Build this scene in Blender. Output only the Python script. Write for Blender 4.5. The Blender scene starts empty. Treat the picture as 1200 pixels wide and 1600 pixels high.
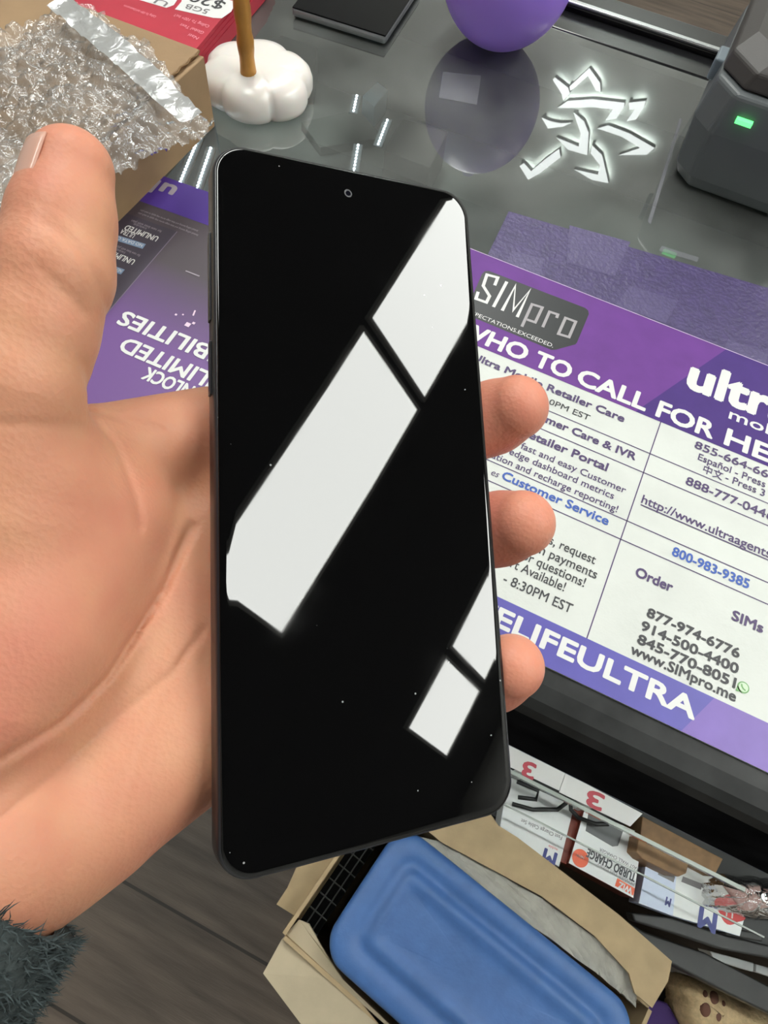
import bpy, bmesh, math, random
import numpy as np
from mathutils import Vector, Matrix

# ------------------------------------------------------------------ camera, world, exposure
SC = bpy.context.scene
COL = SC.collection
F = 1050.0                                   # focal length in pixels of the 1200 x 1600 frame
CZ = 0.95                                    # height of the glass counter top
CAM = np.array([0.0, 0.0, 1.27])
YAW, PIT, ROL = -0.3026881, 1.09623505, 0.16064597
def cam_axes():
    cy, sy = math.cos(YAW), math.sin(YAW)
    f = np.array([sy * math.cos(PIT), cy * math.cos(PIT), -math.sin(PIT)])
    r = np.array([cy, -sy, 0.0]); u = np.cross(r, f)
    c, s = math.cos(ROL), math.sin(ROL)
    return c * r + s * u, -s * r + c * u, f
AX_R, AX_U, AX_F = cam_axes()
cd = bpy.data.cameras.new('camera')
cd.sensor_fit = 'HORIZONTAL'; cd.sensor_width = 36.0; cd.lens = F / 1200 * 36.0
cd.clip_start = 0.01; cd.clip_end = 50
camo = bpy.data.objects.new('camera', cd); COL.objects.link(camo)
camo.matrix_world = Matrix(((AX_R[0], AX_U[0], -AX_F[0], CAM[0]), (AX_R[1], AX_U[1], -AX_F[1], CAM[1]),
                            (AX_R[2], AX_U[2], -AX_F[2], CAM[2]), (0, 0, 0, 1)))
SC.camera = camo
SC.view_settings.view_transform = 'Standard'; SC.view_settings.look = 'None'
SC.view_settings.exposure = -0.2; SC.view_settings.gamma = 1.0
SC.view_settings.use_curve_mapping = False
W = bpy.data.worlds.new('room_air'); SC.world = W; W.use_nodes = True
W.node_tree.nodes['Background'].inputs[0].default_value = (0.9, 0.95, 1.0, 1)
W.node_tree.nodes['Background'].inputs[1].default_value = 0.05
PANEL = 18.0                                 # radiance of the ceiling panels
CEIL = 3.3

# ------------------------------------------------------------------ measuring helpers
def ray(x, y): return (x - 600) / F * AX_R - (y - 800) / F * AX_U + AX_F
def at(x, y, z=CZ):
    d = ray(x, y); return CAM + d * (z - CAM[2]) / d[2]
PC = np.array([-0.02908854, 0.07496156, 1.12585337])
PX = np.array([0.75935254, 0.56957921, -0.31458422])
PY = np.array([-0.47527957, 0.81572734, 0.32969417])
PN = np.array([0.4444019, -0.10083866, 0.89013399])
def ph(x, y, n=0.0):                         # a point in the phone's own frame, millimetres
    d = ray(x, y); t = ((PC + PN * n / 1000 - CAM) @ PN) / (d @ PN); P = CAM + d * t - PC
    return np.array([P @ PX, P @ PY, P @ PN]) * 1000
def p2w(p):
    p = np.asarray(p, float) / 1000.0
    return PC + p[..., 0:1] * PX + p[..., 1:2] * PY + p[..., 2:3] * PN

# ------------------------------------------------------------------ material helper
def M(name, col, rough=0.5, metal=0.0, spec=0.5, var=0.0, vscale=8.0, bump=0.0, bscale=200.0, emit=None, estr=0.0,
      coat=0.0, sss=0.0, alpha=1.0, col2=None, detail=4.0, stretch=None):
    m = bpy.data.materials.new(name); m.use_nodes = True
    nt = m.node_tree; b = nt.nodes['Principled BSDF']
    b.inputs['Base Color'].default_value = (*col, 1); b.inputs['Roughness'].default_value = rough
    b.inputs['Metallic'].default_value = metal; b.inputs['Specular IOR Level'].default_value = spec
    b.inputs['Coat Weight'].default_value = coat; b.inputs['Alpha'].default_value = alpha
    b.inputs['Coat Roughness'].default_value = 0.08
    if emit: b.inputs['Emission Color'].default_value = (*emit, 1); b.inputs['Emission Strength'].default_value = estr
    if sss:
        b.inputs['Subsurface Weight'].default_value = sss
        b.inputs['Subsurface Radius'].default_value = (1.0, 0.35, 0.2); b.inputs['Subsurface Scale'].default_value = 0.004
    tc = nt.nodes.new('ShaderNodeTexCoord'); src = tc.outputs['Object']
    if stretch:
        mp = nt.nodes.new('ShaderNodeMapping'); mp.inputs['Scale'].default_value = stretch
        nt.links.new(src, mp.inputs[0]); src = mp.outputs[0]
    if var or col2:
        n = nt.nodes.new('ShaderNodeTexNoise'); n.inputs['Scale'].default_value = vscale; n.inputs['Detail'].default_value = detail
        nt.links.new(src, n.inputs['Vector'])
        r = nt.nodes.new('ShaderNodeMapRange'); r.inputs[1].default_value = 0.3; r.inputs[2].default_value = 0.7
        nt.links.new(n.outputs[0], r.inputs[0])
        mx = nt.nodes.new('ShaderNodeMix'); mx.data_type = 'RGBA'
        c2 = col2 or tuple(min(1, c * (1 + var)) for c in col); c1 = col if col2 else tuple(c * (1 - var) for c in col)
        mx.inputs[6].default_value = (*c1, 1); mx.inputs[7].default_value = (*c2, 1)
        nt.links.new(r.outputs[0], mx.inputs[0]); nt.links.new(mx.outputs[2], b.inputs['Base Color'])
    if bump:
        n2 = nt.nodes.new('ShaderNodeTexNoise'); n2.inputs['Scale'].default_value = bscale; n2.inputs['Detail'].default_value = 6
        nt.links.new(src, n2.inputs['Vector'])
        bp = nt.nodes.new('ShaderNodeBump'); bp.inputs['Strength'].default_value = bump; bp.inputs['Distance'].default_value = 0.002
        nt.links.new(n2.outputs[0], bp.inputs['Height']); nt.links.new(bp.outputs[0], b.inputs['Normal'])
    return m
def clear(name, tint=(1, 1, 1), ior=1.5, rough=0.02, dust=0.0, dustcol=(.8, .85, .85), gloss=True, bump=0.0, bscale=60, extra=0.0):
    m = bpy.data.materials.new(name); m.use_nodes = True; nt = m.node_tree
    for n in list(nt.nodes): nt.nodes.remove(n)
    out = nt.nodes.new('ShaderNodeOutputMaterial'); tr = nt.nodes.new('ShaderNodeBsdfTransparent'); tr.inputs[0].default_value = (*tint, 1)
    cur = tr.outputs[0]
    tc = nt.nodes.new('ShaderNodeTexCoord'); norm = None
    if bump:
        n2 = nt.nodes.new('ShaderNodeTexNoise'); n2.inputs['Scale'].default_value = bscale; n2.inputs['Detail'].default_value = 3
        n2.inputs['Distortion'].default_value = 1.0
        nt.links.new(tc.outputs['Object'], n2.inputs['Vector'])
        bp = nt.nodes.new('ShaderNodeBump'); bp.inputs['Strength'].default_value = bump; bp.inputs['Distance'].default_value = 0.003
        nt.links.new(n2.outputs[0], bp.inputs['Height']); norm = bp.outputs[0]
    if dust:
        df = nt.nodes.new('ShaderNodeBsdfDiffuse'); df.inputs[0].default_value = (*dustcol, 1)
        n = nt.nodes.new('ShaderNodeTexNoise'); n.inputs['Scale'].default_value = 14; n.inputs['Detail'].default_value = 8
        nt.links.new(tc.outputs['Object'], n.inputs['Vector'])
        r = nt.nodes.new('ShaderNodeMapRange'); r.inputs[1].default_value = .25; r.inputs[2].default_value = .8
        r.inputs[3].default_value = dust * .3; r.inputs[4].default_value = dust * 2.0
        nt.links.new(n.outputs[0], r.inputs[0])
        mx = nt.nodes.new('ShaderNodeMixShader'); nt.links.new(r.outputs[0], mx.inputs[0])
        nt.links.new(cur, mx.inputs[1]); nt.links.new(df.outputs[0], mx.inputs[2]); cur = mx.outputs[0]
    if gloss:
        gl = nt.nodes.new('ShaderNodeBsdfGlossy'); gl.inputs['Roughness'].default_value = rough
        fr = nt.nodes.new('ShaderNodeFresnel'); fr.inputs[0].default_value = ior
        if norm is not None: nt.links.new(norm, gl.inputs['Normal']); nt.links.new(norm, fr.inputs['Normal'])
        fac = fr.outputs[0]
        if extra:
            ad = nt.nodes.new('ShaderNodeMath'); ad.operation = 'ADD'; ad.inputs[1].default_value = extra; nt.links.new(fac, ad.inputs[0]); fac = ad.outputs[0]
        mx = nt.nodes.new('ShaderNodeMixShader'); nt.links.new(fac, mx.inputs[0])
        nt.links.new(cur, mx.inputs[1]); nt.links.new(gl.outputs[0], mx.inputs[2]); cur = mx.outputs[0]
    nt.links.new(cur, out.inputs[0])
    return m
def srgb(r, g, b):
    f = lambda c: (c / 255 / 12.92) if c <= 10 else ((c / 255 + .055) / 1.055) ** 2.4
    return (f(r), f(g), f(b))

# ------------------------------------------------------------------ mesh helper
class MB:
    def __init__(s): s.v = []; s.f = []; s.m = []
    def add(s, vs, fs, mi=0):
        o = len(s.v); s.v += [tuple(map(float, v)) for v in vs]; s.f += [tuple(i + o for i in f) for f in fs]; s.m += [mi] * len(fs); return s
    def poly(s, pts, mi=0): return s.add(pts, [tuple(range(len(pts)))], mi)
    def prism(s, pts, d, mi=0, side=None):     # pts: outline of the top, d: vector to the bottom
        n = len(pts); pts = [np.asarray(p, float) for p in pts]; d = np.asarray(d, float)
        nrm = sum(np.cross(pts[i] - pts[0], pts[(i + 1) % n] - pts[0]) for i in range(1, n - 1))
        if nrm @ d > 0: pts = pts[::-1]
        vs = pts + [p + d for p in pts]
        s.add(vs, [tuple(range(n)), tuple(range(2 * n - 1, n - 1, -1))], mi)
        o = len(s.v) - 2 * n
        for i in range(n):
            j = (i + 1) % n; s.f.append((o + i, o + n + i, o + n + j, o + j)); s.m.append(mi if side is None else side)
        return s
    def box(s, a, b, mi=0):
        x0, y0, z0 = a; x1, y1, z1 = b
        return s.prism([(x0, y0, z1), (x1, y0, z1), (x1, y1, z1), (x0, y1, z1)], (0, 0, z0 - z1), mi)
    def loft(s, rings, mi=0, cap0=True, cap1=True, closed=True):
        n = len(rings[0]); o = len(s.v)
        for r in rings: s.v += [tuple(map(float, p)) for p in r]
        for k in range(len(rings) - 1):
            for i in range(n if closed else n - 1):
                j = (i + 1) % n
                s.f.append((o + k * n + i, o + k * n + j, o + (k + 1) * n + j, o + (k + 1) * n + i)); s.m.append(mi)
        if cap0: s.f.append(tuple(o + i for i in range(n - 1, -1, -1))); s.m.append(mi)
        if cap1: s.f.append(tuple(o + (len(rings) - 1) * n + i for i in range(n))); s.m.append(mi)
        return s
    def tube(s, pts, r, n=10, mi=0):
        pts = [np.asarray(p, float) for p in pts]; rr = r if isinstance(r, (list, tuple)) else [r] * len(pts)
        rings = []; up = np.array([0.13, 0.31, 0.94])
        for i, p in enumerate(pts):
            t = pts[min(i + 1, len(pts) - 1)] - pts[max(i - 1, 0)]; t = t / np.linalg.norm(t)
            a = np.cross(up, t); a /= np.linalg.norm(a); b = np.cross(t, a)
            rings.append([p + rr[i] * (math.cos(2 * math.pi * k / n) * a + math.sin(2 * math.pi * k / n) * b) for k in range(n)])
        return s.loft(rings, mi)
    def build(s, name, mats, parent=None, smooth=False, bevel=0.0, sub=0):
        me = bpy.data.meshes.new(name)
        V = np.array(s.v); org = np.array([(V[:, 0].min() + V[:, 0].max()) / 2, (V[:, 1].min() + V[:, 1].max()) / 2, V[:, 2].min()])
        me.from_pydata([tuple(v) for v in (V - org)], [], s.f)
        mats = mats if isinstance(mats, (list, tuple)) else [mats]
        for m in mats: me.materials.append(m)
        me.polygons.foreach_set('material_index', s.m)
        if smooth: me.polygons.foreach_set('use_smooth', [True] * len(s.f))
        me.update(); me.validate()
        o = bpy.data.objects.new(name, me); COL.objects.link(o); o.location = org
        if parent:
            o.parent = parent; o.matrix_parent_inverse = parent_mw(parent).inverted()
        if bevel:
            b = o.modifiers.new('bevel', 'BEVEL'); b.width = bevel; b.segments = 3; b.limit_method = 'ANGLE'; b.angle_limit = math.radians(35)
        if sub:
            q = o.modifiers.new('sub', 'SUBSURF'); q.levels = sub; q.render_levels = sub
        return o
def parent_mw(p):
    m = Matrix.Translation(p.location)
    return m                                  # every root and part is placed by translation in world space
def build_part(mb, name, mats, root, **k):
    o = mb.build(name, mats, None, **k); o.parent = root
    o.matrix_parent_inverse = Matrix.Translation(-wloc(root)); return o
def wloc(o):                                  # world position of a thing or part (translations only)
    return Vector(o['_w']) if '_w' in o else o.location.copy()
def tag(o, label=None, cat=None, group=None, kind=None):
    if label: o['label'] = label
    if cat: o['category'] = cat
    if group: o['group'] = group
    if kind: o['kind'] = kind
    return o
def empty(name, loc, label, cat, group=None):
    o = bpy.data.objects.new(name, None); COL.objects.link(o); o.location = Vector([float(c) for c in loc]); o.empty_display_size = 0.02
    return tag(o, label, cat, group)
def rrect(w, h, r, n=8, r2=None):             # rounded rectangle about 0,0 counter-clockwise
    pts = []
    for cx, cy, a0 in ((w / 2 - r, h / 2 - r, 0), (-w / 2 + r, h / 2 - r, 90), (-w / 2 + r, -h / 2 + r, 180), (w / 2 - r, -h / 2 + r, 270)):
        for k in range(n + 1):
            a = math.radians(a0 + 90 * k / n); pts.append((cx + r * math.cos(a), cy + r * math.sin(a)))
    return pts

# ------------------------------------------------------------------ lettering
_tc = {}
def glyphs(s, off=0.0):
    k = (s, off)
    if k not in _tc:
        c = bpy.data.curves.new('t', 'FONT'); c.body = s; c.size = 1.0; c.offset = off; c.resolution_u = 3
        o = bpy.data.objects.new('t', c); COL.objects.link(o)
        dg = bpy.context.evaluated_depsgraph_get(); m = bpy.data.meshes.new_from_object(o.evaluated_get(dg))
        _tc[k] = (np.array([v.co[:] for v in m.vertices])[:, :2], [tuple(p.vertices) for p in m.polygons])
        bpy.data.objects.remove(o); bpy.data.curves.remove(c); bpy.data.meshes.remove(m)
    return _tc[k]
def txt(mb, s, p0, p1, hgt, z, mi=0, off=0.0, vis=None, full=None, lift=0.0, capref='H', shear=0.0):
    """lettering on the level plane z: the visible text s runs from point p0 to p1 (x, y); full = text with what comes before it"""
    p0 = np.array(p0[:2]); p1 = np.array(p1[:2]); L = np.linalg.norm(p1 - p0); u = (p1 - p0) / L; w = np.array([-u[1], u[0]])
    off, bold = 0.0, off
    V, Fc = glyphs(s, off); sx = L / (V[:, 0].max() - V[:, 0].min()); x0 = V[:, 0].min()
    sy = hgt / 0.70
    if full:
        V2, Fc = glyphs(full, off); x0 = V2[:, 0].max() - L / sx; V = V2
    X = (V[:, 0] - x0) * sx; Y = V[:, 1] * sy; X = X + shear * Y
    P = p0 + X[:, None] * u + Y[:, None] * w
    ff = []
    for f in Fc:
        a, b, c = (P[f[i]] for i in range(3))
        ff.append(f if (b[0] - a[0]) * (c[1] - a[1]) - (b[1] - a[1]) * (c[0] - a[0]) > 0 else tuple(reversed(f)))
    n = 8 if bold >= .03 else 4
    for k in range(n + 1 if bold > 0 else 1):
        a = 2 * math.pi * (k + .5) / n; r = bold * sy * .9 if k < n and bold > 0 else 0
        mb.add([(x + r * math.cos(a), y + r * math.sin(a), z + lift + 2e-6 * k) for x, y in P], ff, mi)
def stroke(mb, pts, w, z, mi=0, closed=False):    # a flat ribbon on the level plane z
    pts = [np.array(p[:2], float) for p in pts]; n = len(pts); L = []; R_ = []
    for i in range(n):
        a = pts[i - 1] if (i or closed) else pts[i]; b = pts[(i + 1) % n] if (i < n - 1 or closed) else pts[i]
        d1 = pts[i] - a; d2 = b - pts[i]
        d1 = d1 / np.linalg.norm(d1) if np.linalg.norm(d1) > 0 else None; d2 = d2 / np.linalg.norm(d2) if np.linalg.norm(d2) > 0 else None
        if d1 is None: d1 = d2
        if d2 is None: d2 = d1
        t = d1 + d2; t = t / (np.linalg.norm(t) + 1e-9); nn = np.array([-t[1], t[0]]); k = 1 / max(.45, nn @ np.array([-d1[1], d1[0]]))
        L.append(pts[i] + nn * w / 2 * k); R_.append(pts[i] - nn * w / 2 * k)
    for i in range(n if closed else n - 1):
        j = (i + 1) % n
        mb.poly([(*L[i], z), (*R_[i], z), (*R_[j], z), (*L[j], z)], mi)

# ================================================================== THE ROOM
m_floor = M('floor_vinyl', srgb(96, 84, 74), .5, var=.38, vscale=6, bump=.15, bscale=60, stretch=(1, 9, 1), detail=8)
def floor_mat():
    nt = m_floor.node_tree; b = nt.nodes['Principled BSDF']; tc = nt.nodes.new('ShaderNodeTexCoord')
    mp = nt.nodes.new('ShaderNodeMapping'); mp.inputs['Rotation'].default_value = (0, 0, 0)
    nt.links.new(tc.outputs['Object'], mp.inputs[0])
    br = nt.nodes.new('ShaderNodeTexBrick'); br.inputs['Scale'].default_value = 1.0; br.inputs['Brick Width'].default_value = 1.2
    br.inputs['Row Height'].default_value = .18; br.inputs['Mortar Size'].default_value = .0025; br.inputs['Mortar'].default_value = (.25, .25, .25, 1)
    br.inputs['Color1'].default_value = (1, 1, 1, 1); br.inputs['Color2'].default_value = (.8, .8, .8, 1)
    nt.links.new(mp.outputs[0], br.inputs['Vector'])
    mx = nt.nodes.new('ShaderNodeMix'); mx.data_type = 'RGBA'; mx.blend_type = 'MULTIPLY'; mx.inputs[0].default_value = 1
    l = [k for k in nt.links if k.to_socket == b.inputs['Base Color']][0]; src = l.from_socket; nt.links.remove(l)
    nt.links.new(src, mx.inputs[6]); nt.links.new(br.outputs[0], mx.inputs[7]); nt.links.new(mx.outputs[2], b.inputs['Base Color'])
floor_mat()
m_wall = M('grey_wall_paint', (.58, .58, .55), .8, var=.08, vscale=3)
m_wall2 = M('light_wall_paint', (.6, .6, .58), .8, var=.05, vscale=3)
m_ceil = M('ceiling_paint', (.10, .10, .10), .9, var=.04, vscale=5)
RX0, RX1, RY0, RY1 = -2.6, 4.2, -1.6, 3.4
def struct(name, a, b, m): return tag(MB().box(a, b).build(name, m), kind='structure')
struct('floor', (RX0, RY0, -.05), (RX1, RY1, 0), m_floor)
struct('ceiling', (RX0, RY0, CEIL), (RX1, RY1, CEIL + .05), m_ceil)
struct('wall_back', (RX0, RY1, 0), (RX1, RY1 + .08, CEIL), m_wall)
struct('wall_front', (RX0, RY0 - .08, 0), (RX1, RY0, CEIL), m_wall2)
struct('wall_left', (RX0 - .08, RY0, 0), (RX0, RY1, CEIL), m_wall2)
struct('wall_right', (RX1, RY0, 0), (RX1 + .08, RY1, CEIL), m_wall2)
struct('baseboard_back', (RX0, RY1 - .014, 0), (RX1, RY1 - .001, .1), M('baseboard_paint', (.1, .1, .1), .5))

# ceiling panels: two-by-four lights in rows
m_diff = M('light_diffuser', (.8, .8, .8), .5, emit=(.98, 1.0, .955), estr=PANEL)
m_lframe = M('light_frame_white', (.75, .75, .73), .4)
def panel(x0, x1, y0, y1, label):
    t = empty('ceiling_light', ((x0 + x1) / 2, (y0 + y1) / 2, CEIL - .03), label, 'ceiling light', 'ceiling light panels')
    f = MB(); z0, z1 = CEIL - .03, CEIL - .001; e = .02
    f.box((x0 - e, y0 - e, z0), (x1 + e, y0, z1)); f.box((x0 - e, y1, z0), (x1 + e, y1 + e, z1))
    f.box((x0 - e, y0, z0), (x0, y1, z1)); f.box((x1, y0, z0), (x1 + e, y1, z1))
    build_part(f, 'frame', m_lframe, t)
    build_part(MB().box((x0 + .001, y0 + .001, z0 + .006), (x1 - .001, y1 - .001, z0 + .012)), 'diffuser', m_diff, t)
panel(1.30, 1.84, .07, 1.39, 'nearer panel of the long light strip reflected across the phone screen')
panel(1.30, 1.84, 1.475, 2.85, 'farther panel of the long light strip reflected at the phone screen top corner')
panel(3.12, 3.66, .06, .53, 'short panel of the light strip reflected at the phone screen lower right edge')
panel(3.12, 3.66, .62, 1.95, 'long panel of the light strip reflected at the phone screen right edge')
panel(-1.02, -.48, .07, 1.39, 'nearer ceiling panel in the row left of the phone')
panel(-1.02, -.48, 1.475, 2.85, 'farther ceiling panel in the row left of the phone')

# halo lit flower sign on the far wall, seen mirrored in the counter glass
m_sign = M('lit_sign_face', (.9, .9, .9), .4, emit=(.93, 1.0, .98), estr=7.0)
m_signback = M('sign_back_leds', (.9, .9, .9), .4, emit=(.86, 1.0, .95), estr=55.0)
m_signedge = M('sign_edge_grey', (.05, .05, .05), .5)
YS = RY1 - .05
def mir(zx, zy):
    P = at(700 + zx / 2.4, zy / 2.4); d = P - CAM; d[2] *= -1; t = (YS - P[1]) / d[1]; return P + d * t
sign = empty('wall_sign', (-.35, RY1, 2.55), 'white back-lit flower sign on the far wall, mirrored in the counter glass', 'sign')
PET = [[(455, 325), (530, 255), (570, 310), (572, 345), (555, 340), (525, 285), (475, 330), (458, 340)],
       [(393, 300), (400, 290), (450, 328), (457, 350), (432, 378), (425, 350)],
       [(410, 405), (450, 378), (540, 372), (662, 385), (660, 402), (630, 445), (590, 452), (618, 410), (540, 402), (470, 405)],
       [(678, 385), (742, 378), (735, 402), (705, 448), (670, 455), (700, 410), (680, 412)],
       [(350, 440), (385, 455), (420, 462), (465, 460), (430, 475), (375, 482)],
       [(470, 420), (510, 455), (528, 500), (522, 582), (450, 562), (405, 515), (490, 550), (497, 500)],
       [(560, 482), (600, 470), (680, 500), (775, 555), (745, 580), (640, 582), (720, 555), (650, 512)],
       [(540, 545), (578, 582), (602, 687), (540, 675), (472, 635), (562, 655), (570, 620), (535, 575)],
       [(268, 622), (300, 674), (342, 652), (422, 590), (417, 558), (360, 600), (312, 642), (285, 612)]]
for p in PET:
    pts = [mir(*q) for q in p]
    b = MB(); b.prism(pts, (0, .028, 0), 0, 1); b.m[1] = 2; build_part(b, 'petal', [m_sign, m_signedge, m_signback], sign)
for p in PET:
    c = np.array(mir(*p[0])) * .8 + np.array(mir(*p[-1])) * .2; b = MB()
    b.box((c[0] - .006, YS + .027, c[2] - .006), (c[0] + .006, RY1 - .0005, c[2] + .006)); build_part(b, 'standoff', m_signedge, sign)

# ================================================================== THE SHOWCASE COUNTER
m_black = M('black_frame', (.022, .023, .023), (.40), spec=.18, var=.6, vscale=40, detail=9)
m_blackg = M('black_gloss', (.008, .008, .009), .2)
m_glass = clear('counter_glass', (.80, .86, .84), 1.95, .012, dust=.11, dustcol=(.60, .63, .60))
m_glass_under = clear('counter_glass_underside', (1, 1, 1), gloss=False)
m_chrome = M('brushed_trim', (.6, .61, .62), .25, metal=1)
m_deck = M('case_deck', (.24, .25, .24), .7, var=.25, vscale=10)
CX0, CX1, Y0, Y1 = -.95, .95, .0975, .7175
case = empty('display_case', (0, .4, 0), 'glass topped black showcase counter under the mat and phone', 'counter')
g = MB(); g.box((CX0, .1173, CZ - .006), (CX1, .655, CZ), 1)
g.f[-6:], g.m[-6:] = g.f[-6:], [0 if k == 0 else 1 for k in range(6)]
build_part(g, 'glass_top', [m_glass, m_glass_under], case)
prof = [(.1172, CZ + .0002), (.1085, CZ + .0005), (.1005, CZ - .001), (.0965, CZ - .005), (.0945, CZ - .012), (.0960, CZ - .05), (.0975, CZ - .095), (.107, CZ - .095), (.107, CZ - .012), (.1172, CZ - .012)]
f = MB(); f.loft([[(CX0, y, z) for y, z in prof], [(CX1, y, z) for y, z in prof]])
for i in range(4, 8): f.m[i] = 1
build_part(f, 'front_frame', [m_black, M('frame_face_matt', (.010, .010, .011), .9, spec=.0, var=.4, vscale=30)], case)
f = MB(); f.box((CX0, .652, CZ - .05), (CX1, .685, CZ + .001)); f.box((CX0, .685, CZ - .06), (CX1, .7175, CZ + .006))
build_part(f, 'back_rail', m_blackg, case, bevel=.002)
build_part(MB().box((CX0, .684, CZ + .0055), (CX1, .690, CZ + .0085)), 'rail_trim', m_chrome, case, bevel=.001)
build_part(MB().box((CX0, .30, .80), (CX1, .68, .81)), 'deck', m_deck, case)
build_part(MB().box((CX0, .69, .02), (CX1, .71, CZ - .06)), 'customer_panel', m_black, case)
build_part(MB().box((CX0, .115, .425), (CX1, .685, .437)), 'lower_shelf', M('dark_shelf', (.02, .02, .02), .5), case)
build_part(MB().box((CX0 - .02, .107, .0), (CX0, .71, CZ - .012)), 'side_panel', m_black, case)
build_part(MB().box((CX1, .107, .0), (CX1 + .02, .71, CZ - .012)), 'side_panel', m_black, case)
build_part(MB().box((CX0, .1, .855 - .012), (CX1, .108, .8545)), 'door_track', M('blue_black_track', srgb(48, 58, 82), .4), case)
m_shelfglow = M('added_shelf_glow', (.9, .9, .9), .4, emit=(.95, 1, .97), estr=80)  # unseen lamp added to brighten the product shelf
lt = empty('added_shelf_light', (0, .111, .85), 'added unseen light tube behind the black counter edge, brightening the product boxes', 'light strip')
build_part(MB().box((CX0 + .05, .1085, .8425), (CX1 - .05, .1145, .8535)), 'tube', m_shelfglow, lt); build_part(MB().box((CX0 + .04, .1145, .842), (CX1 - .04, .1160, .855)), 'channel', m_chrome, lt)
# small LED beads under the glass
m_led = M('led_bead', (.9, .95, 1), .4, emit=(.8, .92, 1.0), estr=22)
m_tape = M('led_tape', (.16, .17, .18), .6)
def led_strip(p0, p1, n, z, label):
    a, b_ = at(*p0, z), at(*p1, z); t = empty('led_strip', (a + b_) / 2, label, 'light strip', 'light strips inside the showcase')
    d = (b_ - a); d /= np.linalg.norm(d); w = np.array([-d[1], d[0], 0]) * .004
    k = MB(); k.prism([a - w, b_ - w, b_ + w, a + w], (0, 0, -.0015)); build_part(k, 'tape', m_tape, t)
    for i in range(n):
        c = a + (b_ - a) * (i + .5) / n; s = .0006
        build_part(MB().box((c[0] - s, c[1] - s, z), (c[0] + s, c[1] + s, z + .001)), 'bead', m_led, t)
led_strip((268, 318), (312, 212), 22, .925, 'left strip of bright beads in the case, beside the purple leaflet')
led_strip((296, 330), (330, 230), 20, .925, 'right strip of bright beads in the case, at the phone corner')
led_strip((552, 272), (560, 225), 9, .90, 'short bright bead strip in the case above the phone top edge')
led_strip((590, 228), (606, 186), 9, .90, 'bright bead strip in the case right of the cloud stand')
led_strip((552, 176), (558, 148), 6, .90, 'faint bead strip in the case below the black tablet')
# cartons standing inside the case, dim under the glass; one stands for bead glow
m_in1 = M('dim_carton_grey', (.20, .21, .20), .6, var=.15); m_in2 = M('dim_carton_brown', (.13, .11, .105), .6, var=.15); m_in3 = M('blue_carton_and_glow', (.40, .58, .72), .6)
def inner(px, z0, z1, m, label):
    pts = [at(*p, z1) for p in px]
    tag(MB().prism(pts, (0, 0, z0 - z1)).build('stored_box', m, bevel=.001), label, 'box', 'cartons inside the showcase')
inner([(600, 235), (628, 185), (700, 205), (672, 262)], .8101, .85, m_in2, 'brown carton under the glass right of the bead strip')
inner([(240, 300), (335, 185), (345, 240), (290, 345)], .8101, .88, m_in3, 'pale blue block under the glass, coloured for the glow at the left bead strips')  # pale blue colour stands in for the glow around the bead strips
inner([(566, 150), (590, 128), (606, 140), (585, 166)], .8101, .835, m_in3, 'small pale blue carton under the glass')
inner([(420, 60), (500, 40), (490, 120), (425, 120)], .8101, .84, m_in2, 'brown carton under the glass behind the cloud stand')
inner([(470, 190), (560, 170), (600, 215), (500, 230)], .8101, .82, m_in1, 'flat grey carton under the glass above the phone')
inner([(640, 60), (740, 95), (720, 150), (640, 120)], .8101, .83, m_in1, 'grey carton under the glass below the tablet')

# purple reflection behind the mat, painted on a flat sheet
m_refl = M('purple_reflection_tint', srgb(68, 56, 100), .35, var=.18, vscale=120, bump=.5, bscale=350, coat=.3)
m_refl2 = M('purple_reflection_square', srgb(80, 70, 110), .35, var=.1, vscale=120, bump=.4, bscale=350)
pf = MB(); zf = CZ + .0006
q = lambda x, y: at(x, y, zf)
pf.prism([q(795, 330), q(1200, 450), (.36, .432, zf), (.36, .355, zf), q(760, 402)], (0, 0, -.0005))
painted_reflection = tag(pf.build('reflection_sheet', m_refl), 'purple woven-looking sheet on the glass along the mat back edge, standing for a reflection', 'painted_reflection')
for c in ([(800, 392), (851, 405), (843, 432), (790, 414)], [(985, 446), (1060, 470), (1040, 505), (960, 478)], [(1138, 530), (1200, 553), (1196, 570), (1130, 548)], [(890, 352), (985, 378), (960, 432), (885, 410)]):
    build_part(MB().poly([at(*p, zf + .0002) for p in c]), 'lighter_square', m_refl2, painted_reflection)
# clear tape bits on the glass
m_ctape = clear('clear_tape', (.93, .93, .95), 1.5, .4, dust=.07, dustcol=(.7, .7, .75), gloss=False)
def tapebit(px, label):
    tag(MB().prism([at(*p, CZ + .0004) for p in px], (0, 0, -.0003)).build('clear_sticker', m_ctape), label, 'sticker', 'clear stickers on the glass')
tapebit([(692, 112), (752, 118), (745, 163), (686, 152)], 'clear square sticker on the glass within the balloon reflection')
tapebit([(1034, 384), (1092, 402), (1090, 409), (1030, 391)], 'thin clear tape strip on the glass at the top edge of the purple reflection sheet')
tapebit([(1062, 184), (1066, 186), (1017, 350), (1012, 346)], 'long narrow tape streak on the glass left of the card terminal')

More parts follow.
